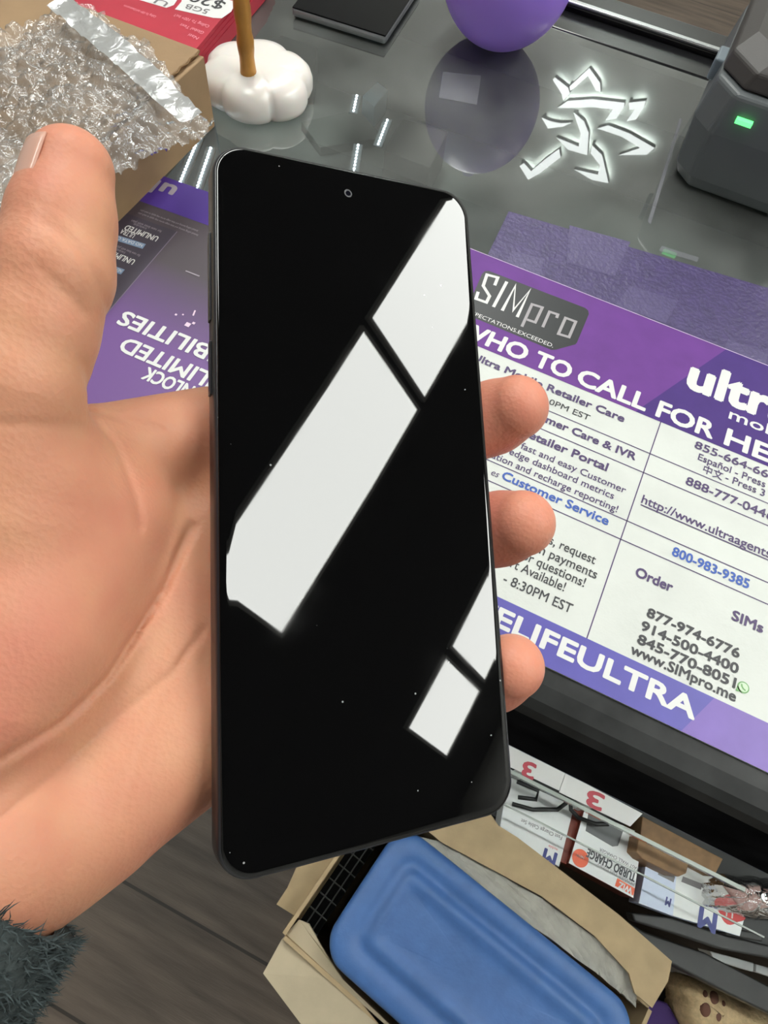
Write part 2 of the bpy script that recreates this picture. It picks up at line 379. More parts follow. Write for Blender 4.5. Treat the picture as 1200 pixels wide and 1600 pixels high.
# ================================================================== THE COUNTER MAT
m_paper = M('mat_paper', srgb(204, 207, 202), .5, var=.05, vscale=25, bump=.08, bscale=400)
m_h1 = M('print_violet', srgb(102, 54, 134), .55, spec=.3, var=.08, vscale=60); m_h2 = M('print_deep_violet', srgb(68, 42, 116), .55, spec=.3, var=.08, vscale=60)
m_f1 = M('print_blue_violet', srgb(86, 80, 162), .42, var=.06, vscale=60); m_f2 = M('print_lilac', srgb(118, 94, 170), .42, var=.06, vscale=60)
m_ink = M('ink_purple', srgb(72, 54, 98), .5); m_blue = M('ink_blue', srgb(50, 86, 168), .5); m_blk = M('ink_black', srgb(52, 52, 56), .5)
m_wht = M('ink_white', srgb(214, 214, 212), .5); m_logo = M('label_charcoal', srgb(36, 38, 40), .4); m_gry = M('ink_grey', srgb(160, 155, 158), .5)
m_grn = M('ink_green', srgb(110, 160, 100), .5); m_grn2 = M('ink_pale_green', srgb(196, 216, 188), .5); m_edge = M('paper_edge', srgb(205, 185, 215), .6)
ZM = CZ + .0014
MXL, MXR = -.13, .36
YT, YH, YB, YE = at(1000, 492.5, ZM)[1], at(1031.7, 659.2, ZM)[1], at(918, 998, ZM)[1], at(1000, 1111.7, ZM)[1]
mat = MB(); mat.box((MXL, YE, CZ + .0003), (MXR, YT, ZM)); mat = mat.build('counter_mat', m_paper)
tag(mat, 'printed purple and white phone list mat on the counter front edge', 'mat')
z1, z2, z3 = ZM + .00012, ZM + .00024, ZM + .00036
A = lambda x, y: at(x, y, z2)
def H(x0, y0, x1, y1): return abs(A(x0, y0)[1] - A(x1, y1)[1])
# header
hb = MB(); s1, s2 = A(1133, 546.7), A(1016.7, 626.7)
s3 = s2 + (s2 - s1) * ((s2[1] - YH) / (s1[1] - s2[1])); s0 = s1 + (s1 - s2) * ((YT - s1[1]) / (s1[1] - s2[1]))
hb.poly([(MXL, YH, z1), (s3[0], YH, z1), (s0[0], YT, z1), (MXL, YT, z1)], 0)
hb.poly([(s3[0], YH, z1), (MXR, YH, z1), (MXR, YT, z1), (s0[0], YT, z1)], 1)
hb.poly([(MXL, YT - .0005, z2), (MXR, YT - .0005, z2), (MXR, YT, z2), (MXL, YT, z2)], 3)
def base(pts): return [A(*p) for p in pts]
def line(mb, s, a, b_, h, mi, off=0., full=None, shear=0., yref=None):
    P0, P1 = A(*a), A(*b_); y = (P0[1] + P1[1]) / 2 if yref is None else yref
    txt(mb, s, (P0[0], y), (P1[0], y), h, z2, mi, off, full=full, shear=shear)
hh = H(1033, 626.7, 1025.8, 650)
yb = (A(756.5, 538)[1] + A(1025.8, 650)[1] + A(1132.5, 693.3)[1]) / 3
for w, a, b_ in (('WHO', (712, 521), (819, 562)), ('TO', (833, 570), (887, 592)), ('CALL', (901, 596), (1007, 640)), ('FOR', (1025, 649), (1112, 684)), ('HELP', (1132, 693), (1262, 749))):
    line(hb, w, a, b_, hh, 2, .04, yref=yb)
line(hb, 'ultra', (1074, 602), (1237, 671), H(1133, 578, 1121.7, 622.5) * .98, 2, .05)
line(hb, 'mobile', (1138.5, 652.5), (1254, 701), H(1141.7, 641.7, 1139, 653) * 1.36, 2, .02)
build_part(hb, 'header_print', [m_h1, m_h2, m_wht, m_edge], mat)
# shop label
Z6 = lambda x, y: A(730 + x / 6, 380 + y / 6)
lb = MB()
lb.poly([(*Z6(*p)[:2], z1 + .00006) for p in [(60, 470), (140, 285), (165, 262), (200, 258), (1105, 605), (1135, 630), (1140, 665), (1030, 930), (1015, 948), (830, 998), (790, 1000), (20, 680)]], 0)
sw = np.linalg.norm(Z6(30, 0) - Z6(0, 0))
for pts, mi in (([(258, 395), (287, 322), (185, 295), (150, 400), (210, 495), (180, 555), (82, 520), (103, 455)], 1), ([(372, 360), (246, 598)], 1), ([(328, 632), (452, 398), (432, 628), (588, 440), (468, 692)], 1),
                ([(512, 782), (608, 572), (705, 602), (638, 742), (560, 715)], 2), ([(708, 787), (772, 642), (850, 668), (838, 700)], 2), ([(855, 850), (922, 700), (1018, 735), (955, 880)], 2)):
    stroke(lb, [Z6(*p) for p in pts], sw * (.95 if mi == 1 else .85), z2, mi, closed=(pts[0] == (855, 850)))
line(lb, 'ECTATIONS.EXCEEDED.', (747, 496.5), (864, 542.5), H(893, 640, 891, 646.7) * .95, 1, 0, full='EXPECTATIONS.EXCEEDED.')
build_part(lb, 'shop_label', [m_logo, m_wht, m_gry], mat)
# contact table
tb = MB(); rows = [A(1015, 708.2)[1], A(1005.3, 738)[1], A(980, 813.7)[1], A(970.5, 842.5)[1]]; xc = np.mean([A(*p)[0] for p in [(1031.7, 659.2), (1015.2, 708.2), (1005.3, 738), (980, 813.7), (970.5, 842.5), (918, 998)]])
lw = .00032
for y in rows: tb.poly([(MXL, y - lw, z1), (MXR, y - lw, z1), (MXR, y + lw, z1), (MXL, y + lw, z1)], 0)
tb.poly([(xc - lw, YB, z1), (xc + lw, YB, z1), (xc + lw, YH, z1), (xc - lw, YH, z1)], 0)
hB = H(856.7, 600, 853, 609) * 1.08; hR = H(893, 640, 891, 646.7) * 1.25
line(tb, 'ltra Mobile Retailer Care', (751.7, 567.5), (974, 658.5), hB, 0, .038, full='Ultra Mobile Retailer Care')
line(tb, '0PM EST', (857, 631), (920, 657), hR, 3, .008)
line(tb, 'mer Care & IVR', (853, 658), (991, 721), hB, 0, .038, full='Customer Care & IVR')
line(tb, 'etailer Portal', (826, 683), (947, 736.5), hB * 1.05, 0, .038, full='Retailer Portal')
line(tb, 'fast and easy Customer', (812, 702), (977, 769), hR * 1.08, 0, .012)
line(tb, 'r', (805, 698), (808.5, 700), hR * 1.08, 0, .012)
line(tb, 'edge dashboard metrics', (794, 711), (958.5, 778), hR * 1.08, 0, .012)
line(tb, 'ation and recharge reporting!', (767, 716), (964, 799.5), hR * 1.08, 0, .012, full='information and recharge reporting!')
line(tb, 'es', (766, 741), (777, 746), hR, 0, 0, shear=.2)
line(tb, 'Customer Service', (783, 748), (949, 820), hB * 1.05, 1, .03)
for s, a, b_ in (('s, request', (857, 849), (928.5, 882)), ('n payments', (842, 865), (931, 904)), ('or questions!', (814.6, 873), (912, 917)), ('ort Available!', (786, 882), (881, 923)), ('- 8:30PM EST', (785, 910), (891.7, 958))):
    line(tb, s, a, b_, hR * 1.3, 2, .012)
hD = H(1090, 690, 1088, 701) * 1.02
line(tb, '855-664-66', (1085, 699), (1199, 747), hD, 0, .026); line(tb, '5', (1201, 748), (1211, 752), hD, 0, .026)
line(tb, 'Español - Press', (1090, 718), (1195, 761.5), hR * 1.15, 0, .014); line(tb, '2', (1201, 764), (1208, 767), hR * 1.15, 0, .014)
line(tb, '中文', (1098, 737.5), (1128, 749.5), hR * 1.15, 0, .012); line(tb, '- Press 3', (1133, 750.5), (1194, 775.5), hR * 1.15, 0, .014)
line(tb, '888-777-044', (1071, 756), (1195, 809), hD * 1.05, 0, .026); line(tb, '6', (1197, 810), (1208, 814.5), hD * 1.05, 0, .026)
line(tb, 'http://www.ultraagents', (1001.7, 785), (1203, 872.5), hD * 1.05, 0, .02)
P0, P1 = A(1001, 788.5), A(1210, 878.5); yu = (P0[1] + P1[1]) / 2; tb.poly([(P0[0], yu - .0004, z2), (P1[0], yu - .0004, z2), (P1[0], yu + .0003, z2), (P0[0], yu + .0003, z2)], 0)
line(tb, '800-983-9385', (1049.5, 867.5), (1169, 919.5), hD * 1.05, 1, .03)
line(tb, 'Order', (992, 900), (1049, 924), hD * 1.05, 0, .036); line(tb, 'SIMs', (1143, 968.5), (1191, 988), hD * 1.05, 0, .034)
hN = H(1014, 949, 1010, 961.7) * 1.06
line(tb, '877-974-6776', (1010, 963), (1154, 1028), hN, 2, .038); line(tb, '914-500-4400', (1001, 983.5), (1152, 1052.5), hN, 2, .038)
line(tb, '845-770-8051', (995.5, 1003.5), (1147.5, 1075.5), hN, 2, .038); line(tb, 'www.SIMpro.me', (985, 1019), (1148, 1097.5), hN * 1.02, 2, .030)
c = A(1161.5, 1074); r = np.linalg.norm(A(1170.5, 1074) - c)
tb.poly([(c[0] + r * math.cos(a), c[1] + r * math.sin(a), z2) for a in np.linspace(0, 2 * math.pi, 28)[:-1]], 4)
tb.poly([(c[0] - r * .98, c[1] - r * .1, z2), (c[0] - r * 1.1, c[1] - r * 1.15, z2), (c[0] - r * .1, c[1] - r * .98, z2)], 4)
tb.poly([(c[0] + .8 * r * math.cos(a), c[1] + .8 * r * math.sin(a), z3) for a in np.linspace(0, 2 * math.pi, 28)[:-1]], 5)
stroke(tb, [(c[0] + r * x, c[1] + r * y) for x, y in ((-.42, .42), (-.3, .05), (0, -.28), (.42, -.42))], r * .25, z3 + .0001, 4)
build_part(tb, 'table_print', [m_ink, m_blue, m_blk, m_blk, m_grn, m_grn2], mat)
# footer
fb = MB(); s1, s2 = A(1110, 1096.7), A(1071.7, 1135)
k = (s1 - s2) / (s1[1] - s2[1]); t0 = s1 + k * (YB - s1[1]); t1 = s1 + k * (YE - s1[1])
fb.poly([(MXL, YE, z1), (t1[0], YE, z1), (t0[0], YB, z1), (MXL, YB, z1)], 0); fb.poly([(t1[0], YE, z1), (MXR, YE, z1), (MXR, YB, z1), (t0[0], YB, z1)], 1)
line(fb, 'LIFEULTRA', (801, 988), (1083, 1125.5), H(811.7, 960, 802.5, 988) * .99, 2, .045, full='LIVELIFEULTRA')
build_part(fb, 'footer_print', [m_f1, m_f2, m_wht], mat)

# ================================================================== THE PHONE
def pw(x, y, n): return PC + (PX * x + PY * y + PN * n) / 1000
QUAD = [ph(332.4, 216)[:2], ph(731.1, 300.9)[:2], ph(806.9, 1266.4)[:2], ph(340.4, 1392.9)[:2]]      # tl, tr, br, bl of the front
def warp(u, v):                               # u, v in -1..1
    a, b_ = (u + 1) / 2, (v + 1) / 2
    return (QUAD[3] * (1 - a) + QUAD[2] * a) * (1 - b_) + (QUAD[0] * (1 - a) + QUAD[1] * a) * b_
PW, PH_, PR = 73.5, 168.5, 8.0
def pring(inset, n, dr=0.0, seg=10):
    return [pw(*warp(x / (PW / 2), y / (PH_ / 2)), n) for x, y in rrect(PW - 2 * inset, PH_ - 2 * inset, max(1.0, PR - inset * .8 + dr), seg)]
m_screen = M('screen_glass', (.0015, .0015, .0017), .03, spec=.60)
def screen_mat():
    nt = m_screen.node_tree; b = nt.nodes['Principled BSDF']; tc = nt.nodes.new('ShaderNodeTexCoord')
    n = nt.nodes.new('ShaderNodeTexNoise'); n.inputs['Scale'].default_value = 45; n.inputs['Detail'].default_value = 2
    nt.links.new(tc.outputs['Object'], n.inputs['Vector'])
    r = nt.nodes.new('ShaderNodeMapRange'); r.inputs[1].default_value = .55; r.inputs[2].default_value = .8; r.inputs[3].default_value = .02; r.inputs[4].default_value = .06
    nt.links.new(n.outputs[0], r.inputs[0]); nt.links.new(r.outputs[0], b.inputs['Roughness'])
    v = nt.nodes.new('ShaderNodeTexVoronoi'); v.inputs['Scale'].default_value = 240; nt.links.new(tc.outputs['Object'], v.inputs['Vector'])
    v2 = nt.nodes.new('ShaderNodeMath'); v2.operation = 'LESS_THAN'; v2.inputs[1].default_value = .06; nt.links.new(v.outputs['Distance'], v2.inputs[0])
    n3 = nt.nodes.new('ShaderNodeTexNoise'); n3.inputs['Scale'].default_value = 30; nt.links.new(tc.outputs['Object'], n3.inputs['Vector'])
    g_ = nt.nodes.new('ShaderNodeMath'); g_.operation = 'GREATER_THAN'; g_.inputs[1].default_value = .57; nt.links.new(n3.outputs[0], g_.inputs[0])
    mu = nt.nodes.new('ShaderNodeMath'); mu.operation = 'MULTIPLY'; nt.links.new(v2.outputs[0], mu.inputs[0]); nt.links.new(g_.outputs[0], mu.inputs[1])
    mx = nt.nodes.new('ShaderNodeMix'); mx.data_type = 'RGBA'; mx.inputs[6].default_value = (.0015, .0015, .0017, 1); mx.inputs[7].default_value = (.3, .3, .3, 1)
    nt.links.new(mu.outputs[0], mx.inputs[0]); nt.links.new(mx.outputs[2], b.inputs['Base Color'])
screen_mat()
m_pbody = M('phone_shell', (.012, .012, .015), .3, spec=.6); m_plip = M('phone_rim', (.02, .02, .022), .18, spec=.6)
phone = empty('smartphone', PC, 'black smartphone with blank glossy screen held in the hand', 'phone')
bd = MB(); bd.loft([pring(i, n) for i, n in ((2.6, -8.6), (1.2, -8.3), (.35, -7.4), (.0, -6.0), (-.05, -4.0), (.0, -2.0), (.15, -1.0), (.45, -.45), (1.0, -.35))], cap1=True)
build_part(bd, 'shell', m_pbody, phone, smooth=True)
sg = MB(); sg.loft([pring(i, n, seg=14) for i, n in ((.75, -.45), (.8, -.32), (.95, -.2), (1.25, -.09), (1.7, -.025), (2.4, 0.0))], cap0=False, cap1=True)
build_part(sg, 'screen', m_screen, phone, smooth=True)
cpos = ph(544, 302)
def disc(mb, c, r, n0, n1, seg=24, mi=0):
    mb.loft([[pw(c[0] + r * math.cos(a), c[1] + r * math.sin(a), n0) for a in np.linspace(0, 2 * math.pi, seg + 1)[:-1]], [pw(c[0] + r * .92 * math.cos(a), c[1] + r * .92 * math.sin(a), n1) for a in np.linspace(0, 2 * math.pi, seg + 1)[:-1]]], mi)
cm = MB(); disc(cm, cpos, 1.15, -.02, .015); disc(cm, cpos, .75, 0, .025, mi=1)
build_part(cm, 'front_camera', [M('lens_ring', (.07, .07, .075), .3), M('lens', (.004, .004, .008), .05)], phone)
for y0, y1 in ((40, 62), (22, 35)):           # keys on the long side
    k = MB(); k.loft([[pw(*(warp(-1, y / (PH_ / 2)) + np.array([-dx, 0])), n) for y, n in ((y0, -5.2), (y1, -5.2), (y1, -3.0), (y0, -3.0))] for dx in (-.3, .45)])
    build_part(k, 'side_key', m_pbody, phone, bevel=.0002)
sp = MB(); a, b_ = ph(490, 262), ph(560, 277)
sp.prism([pw(a[0], a[1] - .3, .01), pw(b_[0], b_[1] - .3, .01), pw(b_[0], b_[1] + .3, .01), pw(a[0], a[1] + .3, .01)], -PN * .00002)
# ================================================================== THE HAND
def sleeve_ends():                            # the forearm leaves the wrist nearly square to the line of sight
    a = ph(-62, 1352, -12); d1 = ray(-385, 1745); D = np.linalg.norm(p2w(a) - CAM)
    P = CAM + d1 / np.linalg.norm(d1) * D * 1.06 - PC
    return a, np.array([P @ PX, P @ PY, P @ PN]) * 1000
def hand():
    L = lambda x, y, n: ph(x, y, n)
    T0, T1, T2 = L(110, 268, 16), L(84, 425, 14), L(20, 600, 8)
    grp = {'palm': [], 'mid': [], 'ring': [], 'pink': [], 'idx': [], 'thumb': []}
    def chain(g, pts, rs):
        for i in range(len(pts) - 1): grp[g].append((pts[i], pts[i + 1], rs[i], rs[i + 1]))
    wr = L(5, 1310, -27)
    mcp = [L(400, 705, -23), L(470, 800, -23.5), L(485, 930, -23.5), L(455, 1060, -23)]
    chain('palm', [wr, mcp[0]], [15, 10.5]); chain('palm', [wr, mcp[1]], [15, 11]); chain('palm', [wr, mcp[2]], [15, 11]); chain('palm', [wr, mcp[3]], [14, 10.5])
    chain('palm', [L(140, 704, -15), L(330, 672, -20.5)], [10, 11])                 # web to the index knuckle
    chain('palm', [L(325, 1140, -24), L(165, 1250, -22)], [14, 15])                  # heel of the hand, little finger side
    chain('palm', [L(50, 770, -7), L(-70, 1060, -12)], [18, 24])                       # ball of the thumb
    chain('palm', [L(165, 815, -14), L(50, 980, -11)], [13, 18])
    s0_, s1_ = sleeve_ends(); chain('palm', [wr, s0_ + np.array([2., 1., -5.]), s1_ + np.array([0, 0, -4.])], [16, 18.5, 19.5])          # forearm
    chain('palm', [L(90, 1305, -23), L(-60, 1370, -34)], [13, 15])
    chain('thumb', [T0, L(97, 345, 15), T1, L(55, 515, 11), T2, L(-10, 760, -2)], [8.1, 9.5, 10.6, 11.0, 12.8, 17])
    chain('mid', [mcp[1], L(690, 690, -22), L(772, 652, -14), L(806, 637, -6)], [11, 10, 10.6, 9.4])
    chain('ring', [mcp[2], L(700, 848, -22), L(782, 826, -13.5), L(815, 818, -5)], [11, 10, 10.5, 9.4])
    chain('pink', [mcp[3], L(690, 1062, -20), L(772, 1054, -13), L(799, 1042, -6)], [10.5, 9.3, 9.8, 8.9])
    chain('idx', [mcp[0], L(470, 540, -20.5), L(515, 440, -19), L(540, 370, -18)], [11, 10, 9.2, 8.4])
    def smin(a, b, k):
        h = np.clip(.5 + .5 * (b - a) / k, 0, 1); return b * (1 - h) + a * h - k * h * (1 - h)
    creases = []                               # (polyline, depth, width) in the phone frame
    def cr(px, n, dep, wid): creases.append(([L(x, y, n)[:2] for x, y in px], n, dep, wid))
    cr([(312, 815), (265, 920), (215, 995), (165, 1065), (100, 1125), (0, 1180), (-60, 1200)], -2, 1.0, 1.2)
    cr([(300, 835), (265, 920), (215, 995), (165, 1065), (100, 1125), (0, 1180), (-60, 1200)], -2, .28, .8)
    cr([(325, 985), (280, 1050), (210, 1105), (110, 1190), (0, 1268)], -5, .4, 1.0)
    cr([(300, 1010), (260, 1080), (220, 1170), (190, 1270)], -7, .25, .8)
    cr([(128, 606), (150, 655), (180, 690), (215, 780), (222, 820)], 0, .5, 1.1)
    cr([(140, 640), (185, 652), (250, 668)], -6, .4, 1.0)
    cr([(70, 352), (115, 380), (152, 425), (170, 450)], 24, .35, 1.1)
    cr([(60, 418), (95, 445), (132, 472)], 24, .3, 1.1)
    cr([(0, 672), (70, 668), (130, 660)], 14, .25, 1.0)
    def sdf(P):
        tot = None
        for g, kk in (('palm', 10.), ('thumb', 2.5), ('idx', 3.), ('mid', 3.), ('ring', 3.), ('pink', 3.)):
            d = None
            for a, b, ra, rb in grp[g]:
                ab = b - a; t = np.clip(((P - a) @ ab) / (ab @ ab), 0, 1)
                e = np.linalg.norm(P - a - t[:, None] * ab, axis=1) - (ra + (rb - ra) * t)
                d = e if d is None else smin(d, e, kk)
            tot = d if tot is None else smin(tot, d, 7. if g == 'thumb' else 4.)
        for pl, n, dep, wid in creases:
            m = np.full(len(P), 1e9)
            for a, b in zip(pl[:-1], pl[1:]):
                ab = b - a; t = np.clip(((P[:, :2] - a) @ ab) / (ab @ ab), 0, 1)
                m = np.minimum(m, np.linalg.norm(P[:, :2] - a - t[:, None] * ab, axis=1))
            tot = tot + dep * np.exp(-(m / wid) ** 2) * np.clip((P[:, 2] - n + 16) / 6, 0, 1)
        # the phone presses into the flesh behind it
        q = np.abs(P - np.array([0, 0, -4.1])) - np.array([PW / 2 - .2, PH_ / 2 - .2, 4.3])
        box = np.linalg.norm(np.maximum(q, 0), axis=1) + np.minimum(q.max(axis=1), 0)
        return np.maximum(tot, -(box - .05))
    st = 1.5
    lo = np.array([-150., -125., -75.]); hi = np.array([62., 92., 32.])
    N = np.ceil((hi - lo) / st).astype(int) + 1
    ax = [lo[i] + st * np.arange(N[i]) for i in range(3)]
    G = np.stack(np.meshgrid(*ax, indexing='ij'), -1).reshape(-1, 3)
    D = np.concatenate([sdf(c) for c in np.array_split(G, 24)]).reshape(N)
    S = D < 0
    # surface nets
    cell = np.zeros(N - 1, int); acc = np.zeros((*(N - 1), 3)); cnt = np.zeros(N - 1)
    offs = [(i, j, k) for i in (0, 1) for j in (0, 1) for k in (0, 1)]
    sl = lambda o: tuple(slice(o[i], N[i] - 1 + o[i]) for i in range(3))
    for a in offs:
        for i in range(3):
            if a[i]: continue
            b = list(a); b[i] = 1; b = tuple(b)
            da, db = D[sl(a)], D[sl(b)]; m = (da < 0) != (db < 0)
            t = np.where(m, da / np.where(m, da - db, 1), 0)
            p = np.zeros((*(N - 1), 3)); p[...] = a; p[..., i] = t
            acc += p * m[..., None]; cnt += m
    act = cnt > 0; idx = -np.ones(N - 1, int); idx[act] = np.arange(act.sum())
    V = (np.argwhere(act) + acc[act] / cnt[act][:, None]) * st + lo
    Fs = []
    for i in range(3):
        j, k = (i + 1) % 3, (i + 2) % 3
        a = [slice(1, N[q_] - 1) for q_ in range(3)]; a[i] = slice(0, N[i] - 1); b = list(a); b[i] = slice(1, N[i])
        s0, s1 = S[tuple(a)], S[tuple(b)]
        base_ = np.argwhere(s0 != s1); base_[:, j] += 1; base_[:, k] += 1
        flip = s0[s0 != s1]
        def at_(dj, dk):
            c = base_.copy(); c[:, j] -= dj; c[:, k] -= dk; return idx[c[:, 0], c[:, 1], c[:, 2]]
        q_ = np.stack([at_(1, 1), at_(0, 1), at_(0, 0), at_(1, 0)], 1)
        q_[~flip] = q_[~flip][:, ::-1]; Fs.append(q_)
    Fq = np.concatenate(Fs); Fq = Fq[(Fq >= 0).all(1)]
    def project(V, it):
        for _ in range(it):
            d = sdf(V); e = .35
            g = np.stack([sdf(V + np.eye(3)[i] * e) - sdf(V - np.eye(3)[i] * e) for i in range(3)], 1) / (2 * e)
            V = V - g * np.clip(d / np.maximum((g * g).sum(1), .2), -1, 1)[:, None] * .8
        return V
    V = project(V, 2)
    # one round of subdivision, then back to the surface
    ed = {}; V2 = list(V); nf = []
    def mid(a, b):
        k = (a, b) if a < b else (b, a)
        if k not in ed: ed[k] = len(V2); V2.append((V[a] + V[b]) / 2)
        return ed[k]
    for f in Fq.tolist():
        c = len(V2); V2.append(V[f].mean(0)); m = [mid(f[i], f[(i + 1) % 4]) for i in range(4)]
        for i in range(4): nf.append((f[i], m[i], c, m[i - 1]))
    V = project(np.array(V2), 2)
    return V, nf, (T0, T1)
m_skin = M('skin', srgb(206, 142, 114), .5, spec=.35, vscale=55, col2=srgb(212, 156, 122), sss=.25, detail=3)
def skin_mat():
    nt = m_skin.node_tree; b = nt.nodes['Principled BSDF']; tc = nt.nodes.new('ShaderNodeTexCoord')
    l = [k for k in nt.links if k.to_socket == b.inputs['Base Color']][0]; src = l.from_socket
    n = nt.nodes.new('ShaderNodeTexNoise'); n.inputs['Scale'].default_value = 26; n.inputs['Detail'].default_value = 5; nt.links.new(tc.outputs['Object'], n.inputs['Vector'])
    r = nt.nodes.new('ShaderNodeMapRange'); r.inputs[1].default_value = .45; r.inputs[2].default_value = .75; nt.links.new(n.outputs[0], r.inputs[0])
    mx = nt.nodes.new('ShaderNodeMix'); mx.data_type = 'RGBA'; mx.inputs[7].default_value = (*srgb(204, 126, 106), 1)
    nt.links.remove(l); nt.links.new(src, mx.inputs[6]); nt.links.new(r.outputs[0], mx.inputs[0]); nt.links.new(mx.outputs[2], b.inputs['Base Color'])
    v = nt.nodes.new('ShaderNodeTexVoronoi'); v.inputs['Scale'].default_value = 900; nt.links.new(tc.outputs['Object'], v.inputs['Vector'])
    mp = nt.nodes.new('ShaderNodeMapping'); mp.inputs['Scale'].default_value = (1.0, 3.2, 1.5); mp.inputs['Rotation'].default_value = (0, 0, .9); nt.links.new(tc.outputs['Object'], mp.inputs[0])
    n2 = nt.nodes.new('ShaderNodeTexNoise'); n2.inputs['Scale'].default_value = 380; n2.inputs['Detail'].default_value = 4; nt.links.new(mp.outputs[0], n2.inputs['Vector'])
    ad = nt.nodes.new('ShaderNodeMath'); ad.operation = 'ADD'; nt.links.new(v.outputs['Distance'], ad.inputs[0]); nt.links.new(n2.outputs[0], ad.inputs[1])
    bp = nt.nodes.new('ShaderNodeBump'); bp.inputs['Strength'].default_value = .21; bp.inputs['Distance'].default_value = .0004
    nt.links.new(ad.outputs[0], bp.inputs['Height']); nt.links.new(bp.outputs[0], b.inputs['Normal'])
skin_mat()
HV, HF, (T0, T1) = hand()
hm = MB(); hm.add(p2w(HV).tolist(), HF)
m_tip = m_skin.copy(); m_tip.name = 'fingertip_skin'
for nd in m_tip.node_tree.nodes:
    if nd.type == 'MIX':
        for k_, g_ in ((6, .95), (7, .92)):
            c_ = nd.inputs[k_].default_value; nd.inputs[k_].default_value = (min(1, c_[0] * 1.05), c_[1] * g_ * .96, c_[2] * .98, 1)
for i_, f_ in enumerate(HF):
    if HV[f_[0]][0] > 30: hm.m[i_] = 1
person = tag(hm.build('person', [m_skin, m_tip], smooth=True), 'left hand with raised thumb gripping the phone, fuzzy grey sleeve at the wrist', 'person')
# thumb nail
axs = (T0 - T1) / np.linalg.norm(T0 - T1)
view = np.array([(CAM - PC) @ PX, (CAM - PC) @ PY, (CAM - PC) @ PN]) * 1000 - T0; view /= np.linalg.norm(view)
side = np.cross(view, axs); side /= np.linalg.norm(side)
if side @ (ph(0, 268, 16) - T0) < 0: side = -side
fw = np.cross(axs, side); fw = fw if fw @ view > 0 else -fw
nn = side * math.cos(.08) + fw * math.sin(.08); tt = np.cross(axs, nn)
nl = MB(); rings = []
for i in range(9):
    s = i / 8; y = 2.4 - 11.0 * s; R0 = 8.25 + 1.2 * s - .4 * max(0, .25 - s) * 2
    rings.append([p2w(np.array(T0 + axs * y + R0 * (nn * math.cos(a) + tt * math.sin(a))))for a in np.linspace(-.85, .85, 13) * (1 - .12 * s * s)])
nl.loft(rings, closed=False, cap0=False, cap1=False)
nail = build_part(nl, 'thumbnail', M('nail', srgb(206, 160, 142), .22, spec=.5), person, smooth=True)
so = nail.modifiers.new('solid', 'SOLIDIFY'); so.thickness = .00035; so.offset = 0

# sleeve
m_slv = M('sleeve_knit', srgb(64, 70, 70), .95, spec=.1, var=.35, vscale=120, bump=1, bscale=300)
S0, S1 = sleeve_ends()
ax_ = (S1 - S0) / np.linalg.norm(S1 - S0); e1 = np.cross(ax_, [0, 0, 1.]); e1 /= np.linalg.norm(e1); e2 = np.cross(ax_, e1)
random.seed(3); rng = np.random.default_rng(4)
Ls = np.linalg.norm(S1 - S0); sv = MB(); rings = []
for i in range(26):
    s = i / 25; rr = 26.4 + 5 * s
    rings.append([p2w(S0 + ax_ * (s * Ls) + (rr + 1.2 * math.sin(7 * a + 9 * s) * math.sin(11 * s + a) + rng.normal(0, .35)) * (e1 * math.cos(a) + e2 * math.sin(a))) for a in np.linspace(0, 2 * math.pi, 65)[:-1]])
inner_ = [[p2w(S0 + ax_ * (Ls * .02) + 22.5 * (e1 * math.cos(a) + e2 * math.sin(a))) for a in np.linspace(0, 2 * math.pi, 65)[:-1]]]
sv.loft(inner_ + rings, cap0=False)
sleeve = build_part(sv, 'sleeve', m_slv, person, smooth=True)
fz = MB()
for _ in range(9000):
    s = rng.random() ** 1.4; a = rng.random() * 2 * math.pi; rr = 26.2 + 5 * s
    o = e1 * math.cos(a) + e2 * math.sin(a); p = S0 + ax_ * (s * Ls) + rr * o
    d = o * .8 - ax_ * rng.uniform(-.2, 1.0) + rng.normal(0, .45, 3); d /= np.linalg.norm(d); l = rng.uniform(1.5, 4.2); w = np.cross(d, o + .3); w = w / (np.linalg.norm(w) + 1e-6) * .16
    k = p + d * l * .6 + rng.normal(0, .25, 3)
    fz.add([p2w(p - w), p2w(p + w), p2w(k + w * .7), p2w(k - w * .7), p2w(p + d * l)], [(0, 1, 2, 3), (3, 2, 4)])
fzo = build_part(fz, 'fuzz', M('sleeve_fibre', srgb(68, 76, 77), .9, spec=.1, var=.4, vscale=300), sleeve_root := person)
fzo['kind'] = 'stuff'

# ================================================================== ON THE COUNTER
# cardboard box at the upper left
m_card = M('kraft_card', srgb(150, 122, 90), .75, var=.08, vscale=40, bump=.06, bscale=300)
m_card2 = M('kraft_edge', srgb(120, 92, 60), .85, var=.2, vscale=400)
BX0, BX1, BY0, BY1, BZ = -.62, -.297, .13, .388, 1.0
bx = empty('cardboard_box', ((BX0 + BX1) / 2, (BY0 + BY1) / 2, CZ), 'brown cardboard box under the bubble wrap behind the thumb', 'box')
build_part(MB().box((BX0, BY0, CZ + .0003), (BX1 - .0012, BY1, BZ - .003)), 'body', m_card, bx, bevel=.0012)
build_part(MB().box((BX0, BY0, BZ - .0028), (BX1 - .004, BY1 + .001, BZ)), 'lid', m_card, bx, bevel=.0012)
fl = MB(); fl.box((BX1 - .0011, BY0, CZ + .0005), (BX1 + .0015, BY1 - .003, BZ - .001)); build_part(fl, 'side_flap', m_card, bx, bevel=.0008)
fl = MB(); n = 46
pts = [(BX1 - .004 + (.0016 if i % 2 else -.0002), BY0 + (BY1 - BY0) * i / n, BZ - .0012) for i in range(n + 1)]
stroke(fl, pts, .0006, BZ - .0006)
build_part(MB().tube([(p[0], p[1], p[2] + .0008) for p in pts], .0006, 5), 'corrugated_edge', m_card2, bx)

